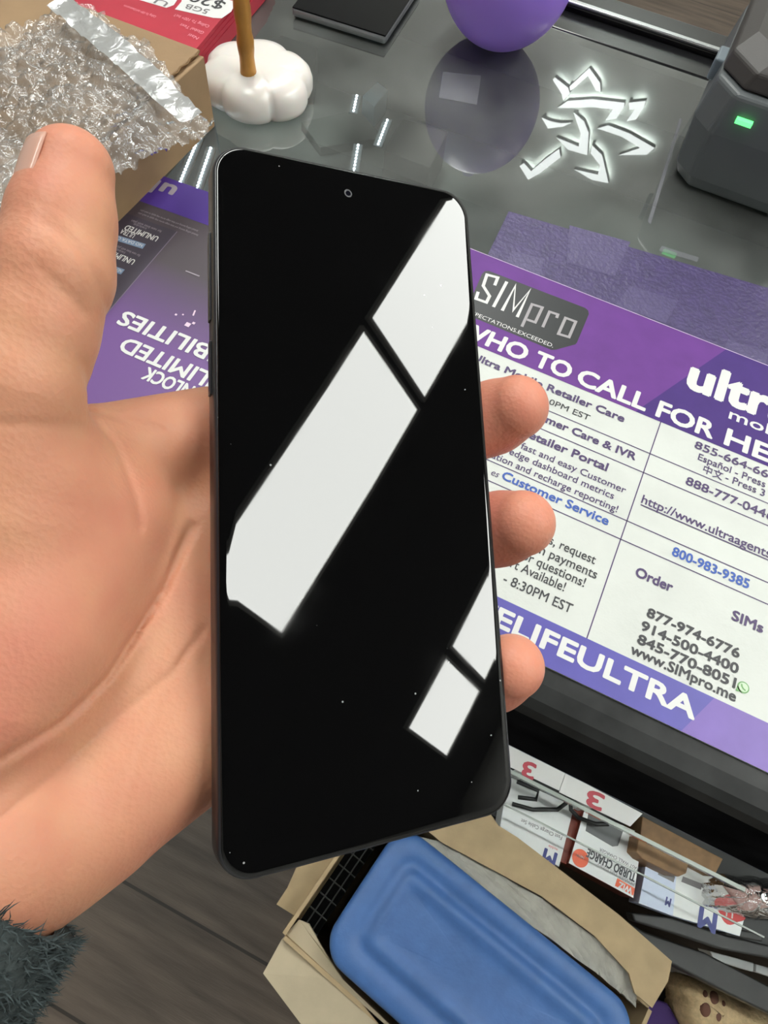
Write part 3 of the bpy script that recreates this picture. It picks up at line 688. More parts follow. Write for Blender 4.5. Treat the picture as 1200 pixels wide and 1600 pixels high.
# bubble wrap
m_wrap = clear('bubble_film', (.97, .96, .95), 1.45, .06, dust=.15, dustcol=(.92, .92, .92), bump=1.0, bscale=140, extra=.07)
m_strip = clear('adhesive_strip', (.95, .96, .95), 1.45, .35, dust=.42, dustcol=(.85, .88, .85), bump=.35, bscale=120)
ZB = 1.004
out = [(-120, 130), (0, 62), (73, 27), (100, 4), (118, 20), (150, 18), (167, 33), (178, 55), (232, 66), (250, 95), (267, 117), (285, 140), (302, 158), (337, 181), (317, 197), (285, 205), (260, 217), (235, 232), (213, 250), (190, 262), (170, 282), (60, 420), (-80, 520), (-160, 300)]
OP = np.array([at(*p, ZB)[:2] for p in out])
def inside(p, poly):
    x, y = p; c = False; j = len(poly) - 1
    for i in range(len(poly)):
        xi, yi = poly[i]; xj, yj = poly[j]
        if (yi > y) != (yj > y) and x < (xj - xi) * (y - yi) / (yj - yi) + xi: c = not c
        j = i
    return c
from mathutils import noise as mnoise
def wrap_h(x, y):
    h = .0055 + .0065 * mnoise.noise(Vector((x * 32, y * 32, 3))) + .004 * mnoise.noise(Vector((x * 85, y * 85, 1)))
    v = mnoise.voronoi(Vector((x * 150, y * 150, 0)))[0][0]; h += .0042 * max(0, 1 - (v / .62) ** 2) ** .5
    h += .0016 * abs(mnoise.noise(Vector((x * 230, y * 230, 7))))
    return max(.0008, h)
stp = .0011; gx = np.arange(OP[:, 0].min(), OP[:, 0].max(), stp); gy = np.arange(OP[:, 1].min(), OP[:, 1].max(), stp)
wb = MB(); idx = {}; okc = lambda x, y: inside((x + .0006 * math.sin(y * 900), y + .0006 * math.sin(x * 800)), OP)
for i, x in enumerate(gx):
    for j, y in enumerate(gy):
        if okc(x, y):
            idx[i, j] = len(wb.v); over = max(0, x - BX1)
            wb.v.append((x, y, BZ + wrap_h(x, y) - over * .25))
for (i, j) in idx:
    if (i + 1, j) in idx and (i, j + 1) in idx and (i + 1, j + 1) in idx:
        wb.f.append((idx[i, j], idx[i + 1, j], idx[i + 1, j + 1], idx[i, j + 1])); wb.m.append(0)
wrap = tag(wb.build('bubble_wrap', m_wrap, smooth=True), 'crumpled clear bubble wrap lying on the cardboard box', 'bubble wrap')
sb = MB(); rr = []
for s in np.linspace(0, 1, 40):
    a = at(77 + (283 - 77) * s, 20 + (200 - 20) * s, ZB + .006); b_ = at(110 + (318 - 110) * s, 8 + (190 - 8) * s - 10 * math.sin(s * 3), ZB + .006)
    rr.append([(*(a + (b_ - a) * t)[:2], BZ + .0118 + .4 * wrap_h(*(a + (b_ - a) * t)[:2])) for t in np.linspace(0, 1, 8)])
sb.loft(rr, closed=False, cap0=False, cap1=False); build_part(sb, 'adhesive_strip', m_strip, wrap, smooth=True)

# cloud stand with golden stick
m_cloud = M('cloud_resin', srgb(226, 220, 214), .3, spec=.5, sss=.2, coat=.3)
m_gold = M('gold_tape', srgb(188, 134, 62), .35, metal=.25, var=.15, vscale=60, bump=.3, bscale=90)
cc = at(404, 150, CZ); cs = empty('pen_stand', (cc[0], cc[1], CZ), 'glossy white cloud shaped stand with a gold wrapped stick upright in it', 'stand')
def cloud_ring(sc, z):
    P = []
    for a in np.linspace(0, 2 * math.pi, 97)[:-1]:
        l = 1 - .14 * abs(math.sin(2.5 * (a - 1.35))) ** .0 + .0
        l = .86 + .14 * abs(math.cos(3 * (a + .26))) ** .6
        P.append((cc[0] + .043 * sc * l * math.cos(a), cc[1] + .040 * sc * l * math.sin(a), z))
    return P
cl = MB(); cl.loft([cloud_ring(s, CZ + z) for s, z in ((.88, .0003), (.96, .003), (1.0, .007), (1.0, .013), (.96, .018), (.86, .022), (.68, .0245), (.42, .0255), (.15, .0258))])
build_part(cl, 'cloud_base', m_cloud, cs, smooth=True)
sb_ = at(388, 112, CZ + .0255); st_ = MB(); pts = []; rs = []
for i in range(25):
    s = i / 24; pts.append((sb_[0] + .003 * s, sb_[1] - .004 * s, CZ + .02 + .13 * s)); rs.append(.0054 + .0004 * ((i % 6) / 6) + .0004 * math.sin(i * 1.7))
st_.tube(pts, rs, 14); build_part(st_, 'stick', m_gold, cs, smooth=True)

# balloon resting on the glass
m_ball = M('balloon_latex', srgb(158, 122, 226), .32, spec=.4, sss=.2, var=.03, vscale=10)
bc = np.array([-.158, .6025, 0]); br_ = .0520; bc[2] = CZ + br_ * .985
bl = MB(); rings = []
for i in range(1, 40):
    t = math.pi * i / 40; r = br_ * math.sin(t) * (1 - .04 * math.cos(t)); z = -math.cos(t) * br_ * (1.0 if t < math.pi / 2 else 1.16)
    rings.append([(bc[0] + r * math.cos(a), bc[1] + r * math.sin(a), bc[2] + z) for a in np.linspace(0, 2 * math.pi, 49)[:-1]])
bl.loft(rings); ballo = tag(bl.build('balloon', m_ball, smooth=True), 'purple balloon resting on the counter glass', 'balloon')
kn = MB(); zt = bc[2] + br_ * 1.155
kn.loft([[(bc[0] + r * math.cos(a), bc[1] + r * math.sin(a), zt + z) for a in np.linspace(0, 2 * math.pi, 17)[:-1]] for r, z in ((.004, -.001), (.002, .003), (.0035, .006), (.006, .011), (.005, .012))])
build_part(kn, 'knot', m_ball, ballo, smooth=True)

# black tablet
tbz = CZ + .008; tp = [at(*p, tbz) for p in ((455, 12), (603, 58), (648, -10))]
e_l = tp[0] - tp[1]; t4 = tp[2] + (e_l)
tr_ = empty('tablet', np.mean([tp[0], tp[1], tp[2]], axis=0) - np.array([0, 0, .008]), 'black glossy tablet with pale rim lying at the top of the counter', 'tablet')
def shrink(ps, k):
    c = np.mean(ps, axis=0); return [c + (p - c) * k for p in ps]
q4 = [tp[0] * 1.0, tp[1], tp[1] + (tp[2] - tp[1]) * 1.3, tp[0] + (tp[2] - tp[1]) * 1.3]
build_part(MB().prism(q4, (0, 0, -.0065)), 'case', M('tablet_rim', (.22, .23, .24), .3, metal=.3), tr_, bevel=.0025)
build_part(MB().prism([p + np.array([0, 0, .0006]) for p in shrink(q4, .982)], (0, 0, -.001)), 'screen', M('tablet_glass', (.004, .004, .005), .2, spec=.12), tr_)

# card terminal
m_tk = M('terminal_plastic', srgb(92, 96, 98), .38, spec=.4, var=.04, vscale=40, bump=.04, bscale=900); m_tl = M('terminal_lid', srgb(58, 54, 52), .5, var=.06, vscale=40, bump=.05, bscale=900)
m_tb = M('terminal_bevel', srgb(120, 132, 142), .35); m_tdk = M('terminal_dark', srgb(38, 38, 40), .4)
tx, ty = .019, .505
te = empty('card_terminal', (tx + .05, ty + .07, CZ), 'dark grey counter printer with small green light right of the balloon', 'printer')
body = [(.000, .000), (.004, -.004)]
def oct_(x0, x1, y0, y1, c, z): return [(x0 + c, y0, z), (x1 - c, y0, z), (x1, y0 + c, z), (x1, y1 - c, z), (x1 - c, y1, z), (x0 + c, y1, z), (x0, y1 - c, z), (x0, y0 + c, z)]
b = MB(); b.loft([oct_(tx + .004, tx + .114, ty + .003, ty + .14, .012, CZ + .0003), oct_(tx, tx + .118, ty, ty + .144, .013, CZ + .010), oct_(tx - .003, tx + .121, ty + .001, ty + .144, .014, CZ + .042), oct_(tx + .0, tx + .118, ty + .004, ty + .142, .016, CZ + .068)])
build_part(b, 'body', m_tk, te, bevel=.003)
b = MB(); b.loft([oct_(tx + .0, tx + .118, ty + .010, ty + .142, .018, CZ + .0685), oct_(tx + .002, tx + .116, ty + .013, ty + .14, .02, CZ + .079), oct_(tx + .012, tx + .106, ty + .03, ty + .13, .02, CZ + .085)])
build_part(b, 'lid', m_tl, te, bevel=.002)
b = MB(); b.box((tx - .006, ty + .042, CZ + .052), (tx + .003, ty + .062, CZ + .066)); build_part(b, 'latch', m_tb, te, bevel=.0015)
lp = at(1162, 192, CZ + .03); d_ = ray(1162, 192); t_ = (ty + .0 - CAM[1]) / d_[1]; lp = CAM + d_ * t_
b = MB(); b.box((lp[0] - .0055, ty - .0012, lp[2] - .0014), (lp[0] + .0055, ty + .003, lp[2] + .0014)); build_part(b, 'status_light', M('green_led', (.1, .8, .2), .4, emit=(.12, 1, .22), estr=2.2), te)

# leaflets
m_lf = M('leaflet_print', srgb(84, 72, 86), .45, var=.04, vscale=80)
def leaf_mat():                               # printed fade from charcoal to violet along the sheet
    nt = m_lf.node_tree; b = nt.nodes['Principled BSDF']; tc = nt.nodes.new('ShaderNodeTexCoord'); sx = nt.nodes.new('ShaderNodeSeparateXYZ')
    nt.links.new(tc.outputs['Generated'], sx.inputs[0]); cr_ = nt.nodes.new('ShaderNodeValToRGB')
    cr_.color_ramp.elements[0].position = .32; cr_.color_ramp.elements[0].color = (*srgb(106, 70, 134), 1); cr_.color_ramp.elements[1].position = .62; cr_.color_ramp.elements[1].color = (*srgb(70, 61, 68), 1)
    nt.links.new(sx.outputs[1], cr_.inputs[0]); nt.links.new(cr_.outputs[0], b.inputs['Base Color'])
leaf_mat()
m_lf2 = M('leaflet_panel', srgb(60, 53, 66), .45, var=.04, vscale=80); m_band = M('leaflet_band', srgb(72, 44, 136), .42); m_pill = M('leaflet_pill', srgb(118, 140, 168), .5); m_dim = M('ink_dim', srgb(150, 140, 150), .5); m_pink = M('ink_pale_pink', srgb(222, 196, 216), .5)
zl = CZ + .0012; B_ = lambda x, y: at(x, y, zl + .0002)
u_ = B_(312, 295) - B_(258, 276); u_ /= np.linalg.norm(u_); v_ = np.array([-u_[1], u_[0], 0])
o_ = B_(312, 295); lf = MB()
LW0, LW1, LH = -.10, .098, .185
rect = lambda a0, a1, b0, b1, z: [(*(o_ + u_ * a0 + v_ * b0)[:2], z), (*(o_ + u_ * a1 + v_ * b0)[:2], z), (*(o_ + u_ * a1 + v_ * b1)[:2], z), (*(o_ + u_ * a0 + v_ * b1)[:2], z)]
lf.prism(rect(LW0, LW1, -LH, 0, zl), (0, 0, -.0009)); leaf = tag(lf.build('leaflet', m_lf), 'upside-down purple leaflet with big white words left of the phone', 'leaflet')
lp_ = MB(); Zq = lambda x, y: B_(x / 3, 250 + y / 3)
fold0, fold1 = Zq(830, 335), Zq(440, 790)
bandw = abs((Zq(930, 290) - o_) @ v_)
lp_.poly([(*p[:2], zl + .0001) for p in rect(LW0, LW1, -bandw, 0, 0)], 0)
lp_.poly([(*p[:2], zl + .00008) for p in (fold0, fold0 - u_ * .09, fold1 - u_ * .09, fold1)], 1)
stroke(lp_, [fold0, fold1], .0006, zl + .00015, 5)
def ltxt(s, a, b_, h, mi, off=0., full=None):
    P0, P1 = Zq(*a), Zq(*b_); txt(lp_, s, P0, P1, h, zl + .0003, mi, off, full=full)
px1 = np.linalg.norm(Zq(600, 720) - Zq(600, 717))
ltxt('ILITIES', (925, 845), (590, 708), .0108, 2, .03, 'POSSIBILITIES'); ltxt('MITED', (905, 962), (598, 832), .0106, 2, .03, 'UNLIMITED'); ltxt('OCK', (835, 1030), (697, 972), .0088, 2, .03, 'UNLOCK')
ltxt('UNLIMITED', (747, 362), (597, 305), .0046, 2, .02); ltxt('ULTRA', (637, 350), (575, 325), .0040, 2, .01)
ltxt('UNLIMITED', (637, 470), (490, 412), .0046, 2, .02); ltxt('ULTRA', (530, 458), (470, 432), .0040, 2, .01)
for (a, b_) in (((676, 405), (500, 350)), ((576, 525), (450, 480))):
    P0, P1 = Zq(*a), Zq(*b_); stroke(lp_, [P0, P1], .0046, zl + .0002, 3); txt(lp_, 'NO DATA CAPS', P0 * .95 + P1 * .05 + v_ * .0014, P0 * .1 + P1 * .9 + v_ * .0014, .0026, zl + .0003, 2)
for k_, (a, b_) in enumerate((((930, 350), (650, 245)), ((930, 330), (660, 232)), ((760, 332), (620, 280)), ((690, 318), (630, 296)), ((660, 445), (550, 400)), ((590, 432), (540, 412)))):
    P0, P1 = Zq(*a), Zq(*b_); txt(lp_, ('limited calling texting and data usage terms may apply to each plan' if k_ < 2 else 'for new lines with plan'), P0, P1, .0017 if k_ < 2 else .0022, zl + .0003, 4)
ltxt('u', (834, 128), (775, 108), .0125, 4, .05); ltxt('l', (752, 100), (735, 94), .0125, 4, .05)
for x, y, w in ((880, 772, 18), (908, 765, 10), (825, 725, 8), (858, 725, 6)):
    c = Zq(x, y); lp_.poly([(c[0] + a * px1 * w / 6, c[1] + b__ * px1 * w / 6, zl + .0003) for a, b__ in ((-1, -1), (1, -1), (1, 1), (-1, 1))], 6)
stroke(lp_, [Zq(870, 520), Zq(935, 545)], .001, zl + .0003, 4); stroke(lp_, [Zq(905, 730), Zq(915, 705)], .001, zl + .0003, 6)
build_part(lp_, 'leaflet_print', [m_band, m_lf2, m_wht, m_pill, m_dim, M('fold_line', srgb(112, 100, 118), .5), m_pink], leaf)
# stack of red leaflets
m_red = M('red_print', srgb(176, 44, 62), .42, var=.08, vscale=20); m_rpink = M('ink_rose', srgb(232, 150, 165), .5); m_rgry = M('ink_mid_grey', srgb(120, 116, 118), .5)
for i in range(4):
    z = CZ + .0105 + .0032 * i; R3 = lambda x, y: at(x / 3, y / 3, z)
    a, b_, c = R3(915 + 14 * (3 - i), 235 + 10 * (3 - i)), R3(1110 + 20 * (3 - i), 0 + 6 * (3 - i)), R3(420, 0)
    e = (b_ - a) / np.linalg.norm(b_ - a); pr = np.array([-e[1], e[0], 0]); pr = pr if pr[0] < 0 else -pr
    pts = [a - e * .06, a + e * .13, a + e * .13 + pr * .12, a - e * .06 + pr * .12]
    rl = tag(MB().prism(pts, (0, 0, -.003 if i else -.0101)).build('flyer', m_red),
             ['lowest red flyer of the stack behind the cardboard box', 'second lowest red flyer of the stack behind the cardboard box', 'second from top red flyer of the stack behind the cardboard box', 'topmost red flyer with white price boxes behind the cardboard box'][i], 'flyer', 'red flyers in the stack')
    if i == 3:
        t = MB(); zt_ = z + .0002
        for q_ in ([(820, 45), (850, 10), (870, -60), (1105, 10), (1085, 55), (1040, 87), (1000, 85)], [(650, 0), (680, -50), (835, -5), (815, 25), (780, 38)]):
            t.poly([(*R3(*p)[:2], zt_) for p in q_], 0)
        def rt(s, a, b_, h, mi, off=0.):
            txt(t, s, R3(*a), R3(*b_), h, zt_ + .0002, mi, off)
        rt('5GB', (985, 48), (880, 20), .0068, 1, .01); rt('$20', (1062, 14), (912, -30), .012, 2, .012); rt('U', (795, 14), (740, -4), .007, 1, .01)
        rt("Calling To 100+ Int'l Destinations", (735, 78), (585, 25), .0028, 3); rt("Calling To 100+ Int'l", (985, 122), (825, 68), .0036, 3); rt('Global Text', (960, 152), (850, 112), .0036, 3); rt('Nati', (935, 178), (890, 160), .0036, 3)
        build_part(t, 'flyer_print', [m_wht, m_rgry, m_blk, m_rpink], rl)

# ================================================================== UNDER THE COUNTER EDGE
ZS = .437
Z7 = lambda x, y, z: at(780 + x / 2.857, 1160 + y / 2.857, z)
m_bw = M('package_white', srgb(222, 224, 222), .45, var=.04); m_bb = M('package_rust', srgb(120, 48, 30), .5, var=.15); m_bd = M('package_window', srgb(70, 70, 72), .3); m_or = M('package_orange', srgb(228, 92, 50), .45)
m_nav = M('ink_navy', srgb(60, 66, 130), .5); m_rd = M('ink_red', srgb(196, 60, 60), .5); m_bl = M('package_pale_blue', srgb(196, 206, 226), .45); m_kb = M('window_brown', srgb(128, 96, 62), .6, var=.2, vscale=60); m_crm = M('price_tag_card', srgb(205, 203, 200), .5); m_dred = M('tag_red', srgb(170, 60, 72), .5)
def pack(px, z1, h, side_m, label, face=m_bw):
    t = [Z7(*p, z1) for p in px]; r = MB(); r.prism(t, (0, 0, -h), 0, 1)
    return tag(r.build('product_box', [face, side_m], bevel=.0006), label, 'box', 'accessory boxes on the lower shelf')
def ztxt(mb, s, a, b_, h, z, mi, off=0.): txt(mb, s, Z7(*a, z), Z7(*b_, z), h, z, mi, off)
zA = ZS + .030
bA = pack([(40, 150), (335, 285), (268, 556), (0, 400)], zA, .0295, m_bw, 'white accessory box with grey text and a winged letter, leftmost on the shelf')
t = MB(); ztxt(t, 'Fast Charge Cable Set', (282, 420), (100, 340), .004, zA + .0003, 0, .01); ztxt(t, 'M', (258, 498), (206, 474), .014, zA + .0004, 1, .05); ztxt(t, 'mobile', (262, 474), (222, 456), .003, zA + .0004, 2)
build_part(t, 'box_print', [m_rgry, m_nav, m_rd], bA)
zB_ = ZS + .034
bB = pack([(382, 296), (642, 408), (600, 697), (310, 540)], zB_, .0335, m_bb, 'white charger box with orange mark and dark window on rust coloured sides')
t = MB()
t.poly([(*Z7(*p, zB_)[:2], zB_ + .0003) for p in [(398, 312), (558, 380), (530, 462), (505, 465), (385, 395)]], 0)
t.poly([(*Z7(*p, zB_)[:2], zB_ + .0003) for p in [(527, 605), (606, 652), (598, 684), (516, 640)]], 1)
c = Z7(362, 517, zB_); t.poly([(c[0] + .009 * math.cos(a), c[1] + .009 * math.sin(a), zB_ + .0003) for a in np.linspace(0, 2 * math.pi, 25)[:-1]], 1)
ztxt(t, 'TURBO CHARGE', (612, 588), (398, 474), .0085, zB_ + .0004, 2, .03); ztxt(t, 'FAST WALL CHARGER', (622, 560), (450, 470), .0036, zB_ + .0004, 2); ztxt(t, 'POWER DELIVERY', (606, 628), (440, 532), .0034, zB_ + .0004, 4)
ztxt(t, 'WIZ', (596, 652), (538, 622), .006, zB_ + .0005, 3, .04); ztxt(t, 'NEW', (380, 510), (346, 496), .003, zB_ + .0005, 3)
build_part(t, 'box_print', [m_bd, m_or, m_blk, m_wht, m_gry], bB)
pack([(312, 262), (378, 290), (300, 545), (268, 530)], ZS + .026, .0255, m_bb, 'narrow rust brown carton wedged between the two white boxes', m_bb)
zC = ZS + .028
bC = pack([(668, 505), (870, 530), (1108, 735), (1075, 866), (775, 775), (622, 718)], zC, .0275, m_bl, 'wide white box with winged letter and red oval, right on the shelf')
t = MB()
t.poly([(*Z7(*p, zC)[:2], zC + .0002) for p in [(655, 545), (790, 600), (775, 775), (625, 716)]], 3)
t.poly([(*Z7(*p, zC)[:2], zC + .0003) for p in [(713, 566), (785, 600), (778, 625), (708, 590)]], 2); t.poly([(*Z7(*p, zC)[:2], zC + .0003) for p in [(820, 598), (908, 632), (900, 658), (812, 622)]], 2)
ztxt(t, 'M', (972, 766), (900, 735), .019, zC + .0004, 0, .05)
ztxt(t, 'M', (768, 700), (748, 690), .008, zC + .0004, 0, .05)
c = Z7(1030, 745, zC); t.poly([(c[0] + .0155 * math.cos(a) * (1 + .12 * math.cos(4 * a)), c[1] + .0135 * math.sin(a) * (1 + .12 * math.cos(4 * a)), zC + .0003) for a in np.linspace(0, 2 * math.pi, 33)[:-1]], 1)
ztxt(t, 'U', (1046, 746), (1016, 734), .009, zC + .0005, 4, .02)
build_part(t, 'box_print', [m_nav, m_rd, m_rgry, m_bl, m_wht], bC)
kt = MB(); kt.prism([Z7(*p, ZS + .06) for p in [(625, 415), (850, 530), (835, 585), (800, 600), (740, 572), (640, 520), (612, 490)]], (0, 0, -.0595)); tag(kt.build('small_carton', m_kb, bevel=.001), 'small plain brown carton behind the wide white box', 'box')
kt = MB(); kt.prism([Z7(*p, ZS + .05) for p in [(640, 330), (1000, 520), (960, 600), (630, 420)]], (0, 0, -.0495)); tag(kt.build('small_carton', m_kb, bevel=.001), 'long brown carton deep under the counter edge behind the wide white box', 'box')
# upright card tags with red figures behind the boxes
for (px, label, s, a, b_) in (([(30, -5), (295, 135), (268, 215), (40, 105)], 'white card with a red figure under the counter edge', '3', (165, 100), (112, 82)), ([(296, 136), (640, 318), (585, 375), (268, 222)], 'long white card strip with red figure under the counter edge', '3', (470, 238), (400, 210))):
    z = ZS + .10; tg = tag(MB().prism([Z7(*p, z) for p in px], (0, 0, -.0012)).build('price_card', m_crm), label, 'card', 'price cards under the counter edge')
    t = MB(); ztxt(t, s, a, b_, .016, z + .0002, 0, .04); build_part(t, 'figure', m_dred, tg)
    build_part(MB().box((np.mean([Z7(*p, z)[0] for p in px]) - .004, np.mean([Z7(*p, z)[1] for p in px]) - .004, ZS + .0002), (np.mean([Z7(*p, z)[0] for p in px]) + .004, np.mean([Z7(*p, z)[1] for p in px]) + .004, z - .0012)), 'stand', m_bw, tg)
# black cables
m_cab = M('cable_black', (.012, .012, .012), .45)
for pts, label in (([(60, 275), (150, 300), (260, 300), (300, 270), (290, 240)], 'black cable loop on the leftmost white box'), ([(318, 262), (320, 300), (352, 335), (430, 365), (485, 365), (490, 345)], 'black cable curled over the charger box window'), ([(80, 175), (175, 215), (165, 255), (85, 245)], 'black wire frame loop at the left end of the shelf')):
    tag(MB().tube([Z7(*p, ZS + .042) for p in pts], .0024, 8).build('cable', m_cab, smooth=True), label, 'cable', 'black cables on the shelf boxes')
# clear shelf panes on edge
m_acr = clear('acrylic', (.97, .98, .97), 1.49, .03, dust=.12, dustcol=(.75, .78, .76)); m_acre = M('acrylic_edge', srgb(150, 156, 148), .3)
def pane(p0, p1, z, h, edge):
    a, b_ = Z7(*p0, z), Z7(*p1, z); y = (a[1] + b_[1]) / 2; o = MB()
    o.box((a[0], y - edge / 2, z - h), (b_[0], y + edge / 2, z - .0002)); o = build_part(o, 'door_pane', m_acr, case)
    e = MB(); e.box((a[0], y - edge / 2, z - .0002), (b_[0], y + edge / 2, z + .0008)); e = e.build('polished_edge', m_acre)
    e.parent = o; e.matrix_parent_inverse = Matrix.Translation(-(o.location))
pane((-60, 222), (1180, 880), ZS + .12, .004, .0014)
pane((-60, 88), (1100, 645), ZS + .16, .006, .0034)
# clear bag
m_bag = clear('bag_film', (.95, .93, .92), 1.45, .08, dust=.14, dustcol=(.85, .8, .78), bump=.9, bscale=90, extra=.05)
bg = MB(); z = ZS + .045; cs_ = [Z7(*p, z) for p in [(925, 640), (1000, 590), (1260, 610), (1330, 760), (1180, 800), (940, 735)]]; c = np.mean(cs_, axis=0)
rings = []
for s, dz in ((1, -.012), (1.0, 0), (.85, .012), (.6, .02), (.3, .023)):
    P = []
    for i in range(36):
        f_ = i / 36 * 6; a_, b_ = cs_[int(f_) % 6], cs_[(int(f_) + 1) % 6]; p = a_ + (b_ - a_) * (f_ % 1); p = c + (p - c) * s * (1 + .05 * math.sin(i * 2.3)); P.append((p[0], p[1], z + dz + .005 * math.sin(i * 1.7) * (s < 1)))
    rings.append(P)
bg.loft(rings, cap0=False); tag(bg.build('plastic_bag', m_bag, smooth=True), 'crinkled clear plastic bag at the right end of the product shelf', 'bag')
bi = MB(); bi.prism([Z7(*p, ZS + .034) for p in [(1010, 640), (1200, 640), (1240, 730), (1100, 760)]], (0, 0, -.03)); tag(bi.build('pink_packet', M('packet_pink', srgb(172, 128, 118), .6, var=.15), bevel=.003), 'dull pink packet inside the clear plastic bag', 'packet')
# dark bars in front of the shelf
m_bar = M('dark_bar', srgb(46, 45, 44), .5, var=.2, vscale=30)
Z8 = lambda x, y, z: at(950 + x / 4.8, 1340 + y / 4.8, z)
def bar(px, z, h, label):
    build_part(MB().prism([Z8(*p, z) for p in px], (0, 0, -h)), 'shelf_bar', m_bar, case, bevel=.002)
bar([(180, 415), (480, 450), (880, 580), (1250, 670), (1600, 780), (1600, 870), (1250, 765), (850, 690), (480, 565), (200, 480)], ZS + .012, .02, 'upper black bar along the front of the product shelf')
bar([(100, 450), (280, 560), (720, 710), (1250, 985), (1600, 1180), (1600, 1380), (1250, 1190), (880, 1010), (480, 800)], ZS - .05, .03, 'lower black bar slanting in front of the product shelf')
tag(MB().prism([Z8(*p, ZS + .024) for p in [(870, 520), (1160, 570), (1165, 635), (880, 580)]], (0, 0, -.012)).build('black_clip', m_bar, bevel=.002), 'short black block on the upper shelf bar', 'block')
wp = MB(); wp.prism([Z8(*p, ZS - .09) for p in [(760, 700), (1095, 790), (1090, 860), (800, 770)]], (0, 0, -.03)); tag(wp.build('white_carton', m_bw, bevel=.001), 'sliver of white carton seen between the two black bars', 'box')
wp = MB(); wp.prism([Z8(*p, ZS - .09) for p in [(1112, 800), (1330, 860), (1330, 930), (1108, 858)]], (0, 0, -.03)); tag(wp.build('white_carton', m_bw, bevel=.001), 'white carton at the right frame edge between the black bars', 'box')
build_part(MB().box((CX0, .18, .0), (CX1, .2, .425)), 'plinth', m_black, case)

# plush slipper
m_plush = M('plush_beige', srgb(212, 186, 146), .95, spec=.1, var=.15, vscale=150, bump=1, bscale=260); m_pad = M('paw_pad', srgb(112, 74, 58), .7, var=.1)
ZP = .30; pc = Z8(1000, 1180, ZP)
def px2(x, y): return Z8(x, y, ZP)
sl = empty('paw_slipper', (pc[0], pc[1], .2), 'beige plush paw slipper with brown pads at the lower right corner', 'slipper')
outl = [px2(*p) for p in [(640, 905), (760, 940), (960, 1040), (1250, 1190), (1500, 1330), (1500, 1700), (900, 1700), (700, 1420), (600, 1160), (615, 1080), (590, 1010)]]
co = np.mean(outl, axis=0); rings = []
for s, dz in ((.80, -.075), (.97, -.06), (1.0, -.03), (.96, -.008), (.8, .004), (.5, .008), (.15, .009)):
    P = []
    for i in range(66):
        f_ = i / 66 * 11; a_, b_ = outl[int(f_) % 11], outl[(int(f_) + 1) % 11]; p = a_ + (b_ - a_) * (f_ % 1); p = co + (p - co) * s + rng.normal(0, .0006, 3); P.append((p[0], p[1], ZP - .008 + dz))
    rings.append(P)
b = MB(); b.loft(rings); build_part(b, 'plush_body', m_plush, sl, smooth=True)
for x, y, rx, ry in ((735, 1025, 18, 24), (800, 1063, 40, 50), (868, 1098, 18, 24), (740, 1143, 42, 55), (832, 1195, 40, 56)):
    c = px2(x, y); k = np.linalg.norm(px2(1, 0) - px2(0, 0)); b = MB()
    b.loft([[(c[0] + rx * k * s * math.cos(a), c[1] + ry * k * s * math.sin(a), ZP - .004 + dz) for a in np.linspace(0, 2 * math.pi, 21)[:-1]] for s, dz in ((1, -.006), (.95, .001), (.7, .004), (.3, .005))])
    build_part(b, 'paw_pad', m_pad, sl, smooth=True)
fs = MB(); fs.prism([(*(co + (p - co) * .72)[:2], ZP - .0845) for p in outl], (0, 0, -(ZP - .0845) + .001)); tag(fs.build('foot_stool', m_bar, bevel=.003), 'low black stool carrying the paw slipper', 'stool')
# purple bag
pb = MB(); zq = .26; pb.prism([at(*p, zq) for p in ((1000, 1556), (1045, 1568), (1085, 1640), (960, 1680))], (0, 0, -.25)); tag(pb.build('purple_bag', M('purple_cloth', srgb(66, 42, 104), .8), bevel=.004), 'dark purple bag between the blue lid and the paw slipper', 'bag')

# ================================================================== TOTE IN A CARTON
m_blid = M('tote_lid_blue', srgb(64, 102, 158), .5, var=.08, vscale=60, bump=.12, bscale=250, col2=None); m_tote = clear('tote_body_plastic', (.8, .85, .9), 1.45, .2, dust=.3, dustcol=(.6, .65, .7))
ZL = .50
la, lb_ = at(712, 1349, ZL), at(1023, 1600, ZL); lu = (lb_ - la); lu /= np.linalg.norm(lu); lv = np.array([lu[1], -lu[0], 0]); lv = lv if lv @ (at(513, 1505, ZL) - la) > 0 else -lv
wid = (at(513, 1503, ZL) - la) @ lv; l0 = min((at(583, 1343, ZL) - la) @ lu, (at(531, 1419, ZL) - la) @ lu) + .004; LL = wid * 2.0
tote = empty('storage_tote', (*(la + lv * wid / 2 + lu * (l0 + LL / 2))[:2], .06), 'blue lidded plastic storage tote inside the open carton', 'tote')
cen = la + lv * wid / 2 + lu * (l0 + LL / 2)
def lring(ins, z, r=.03): return [(*(cen + lu * x + lv * y)[:2], z) for x, y in rrect(LL - 2 * ins, wid - 2 * ins, max(.006, r - ins * .6), 8)]
b = MB(); b.loft([lring(i, ZL + z) for i, z in ((.003, -.014), (0, -.012), (.0, -.004), (.004, .0), (.018, .0005), (.021, -.002), (.026, -.0035), (.030, -.0015), (.034, .0015), (.040, .002), (.046, -.0015), (.05, -.0022))])
build_part(b, 'lid', m_blid, tote, smooth=True, sub=1)
b = MB(); b.loft([lring(.02, .06), lring(.008, ZL - .0145)]); build_part(b, 'bin', m_tote, tote)
m_crt = M('carton_kraft', srgb(168, 146, 112), .8, var=.10, vscale=40, bump=.15, bscale=150); m_crt2 = M('carton_liner', srgb(182, 168, 142), .85, var=.08, vscale=30, bump=.3, bscale=60)
ctn = empty('open_carton', (*cen[:2], 0), 'open brown carton with bent flaps around the blue tote', 'carton')
w_ = MB(); hx, hy = LL / 2 + .022, wid / 2 + .010; ctr = cen - lu * .010; zt2 = .475
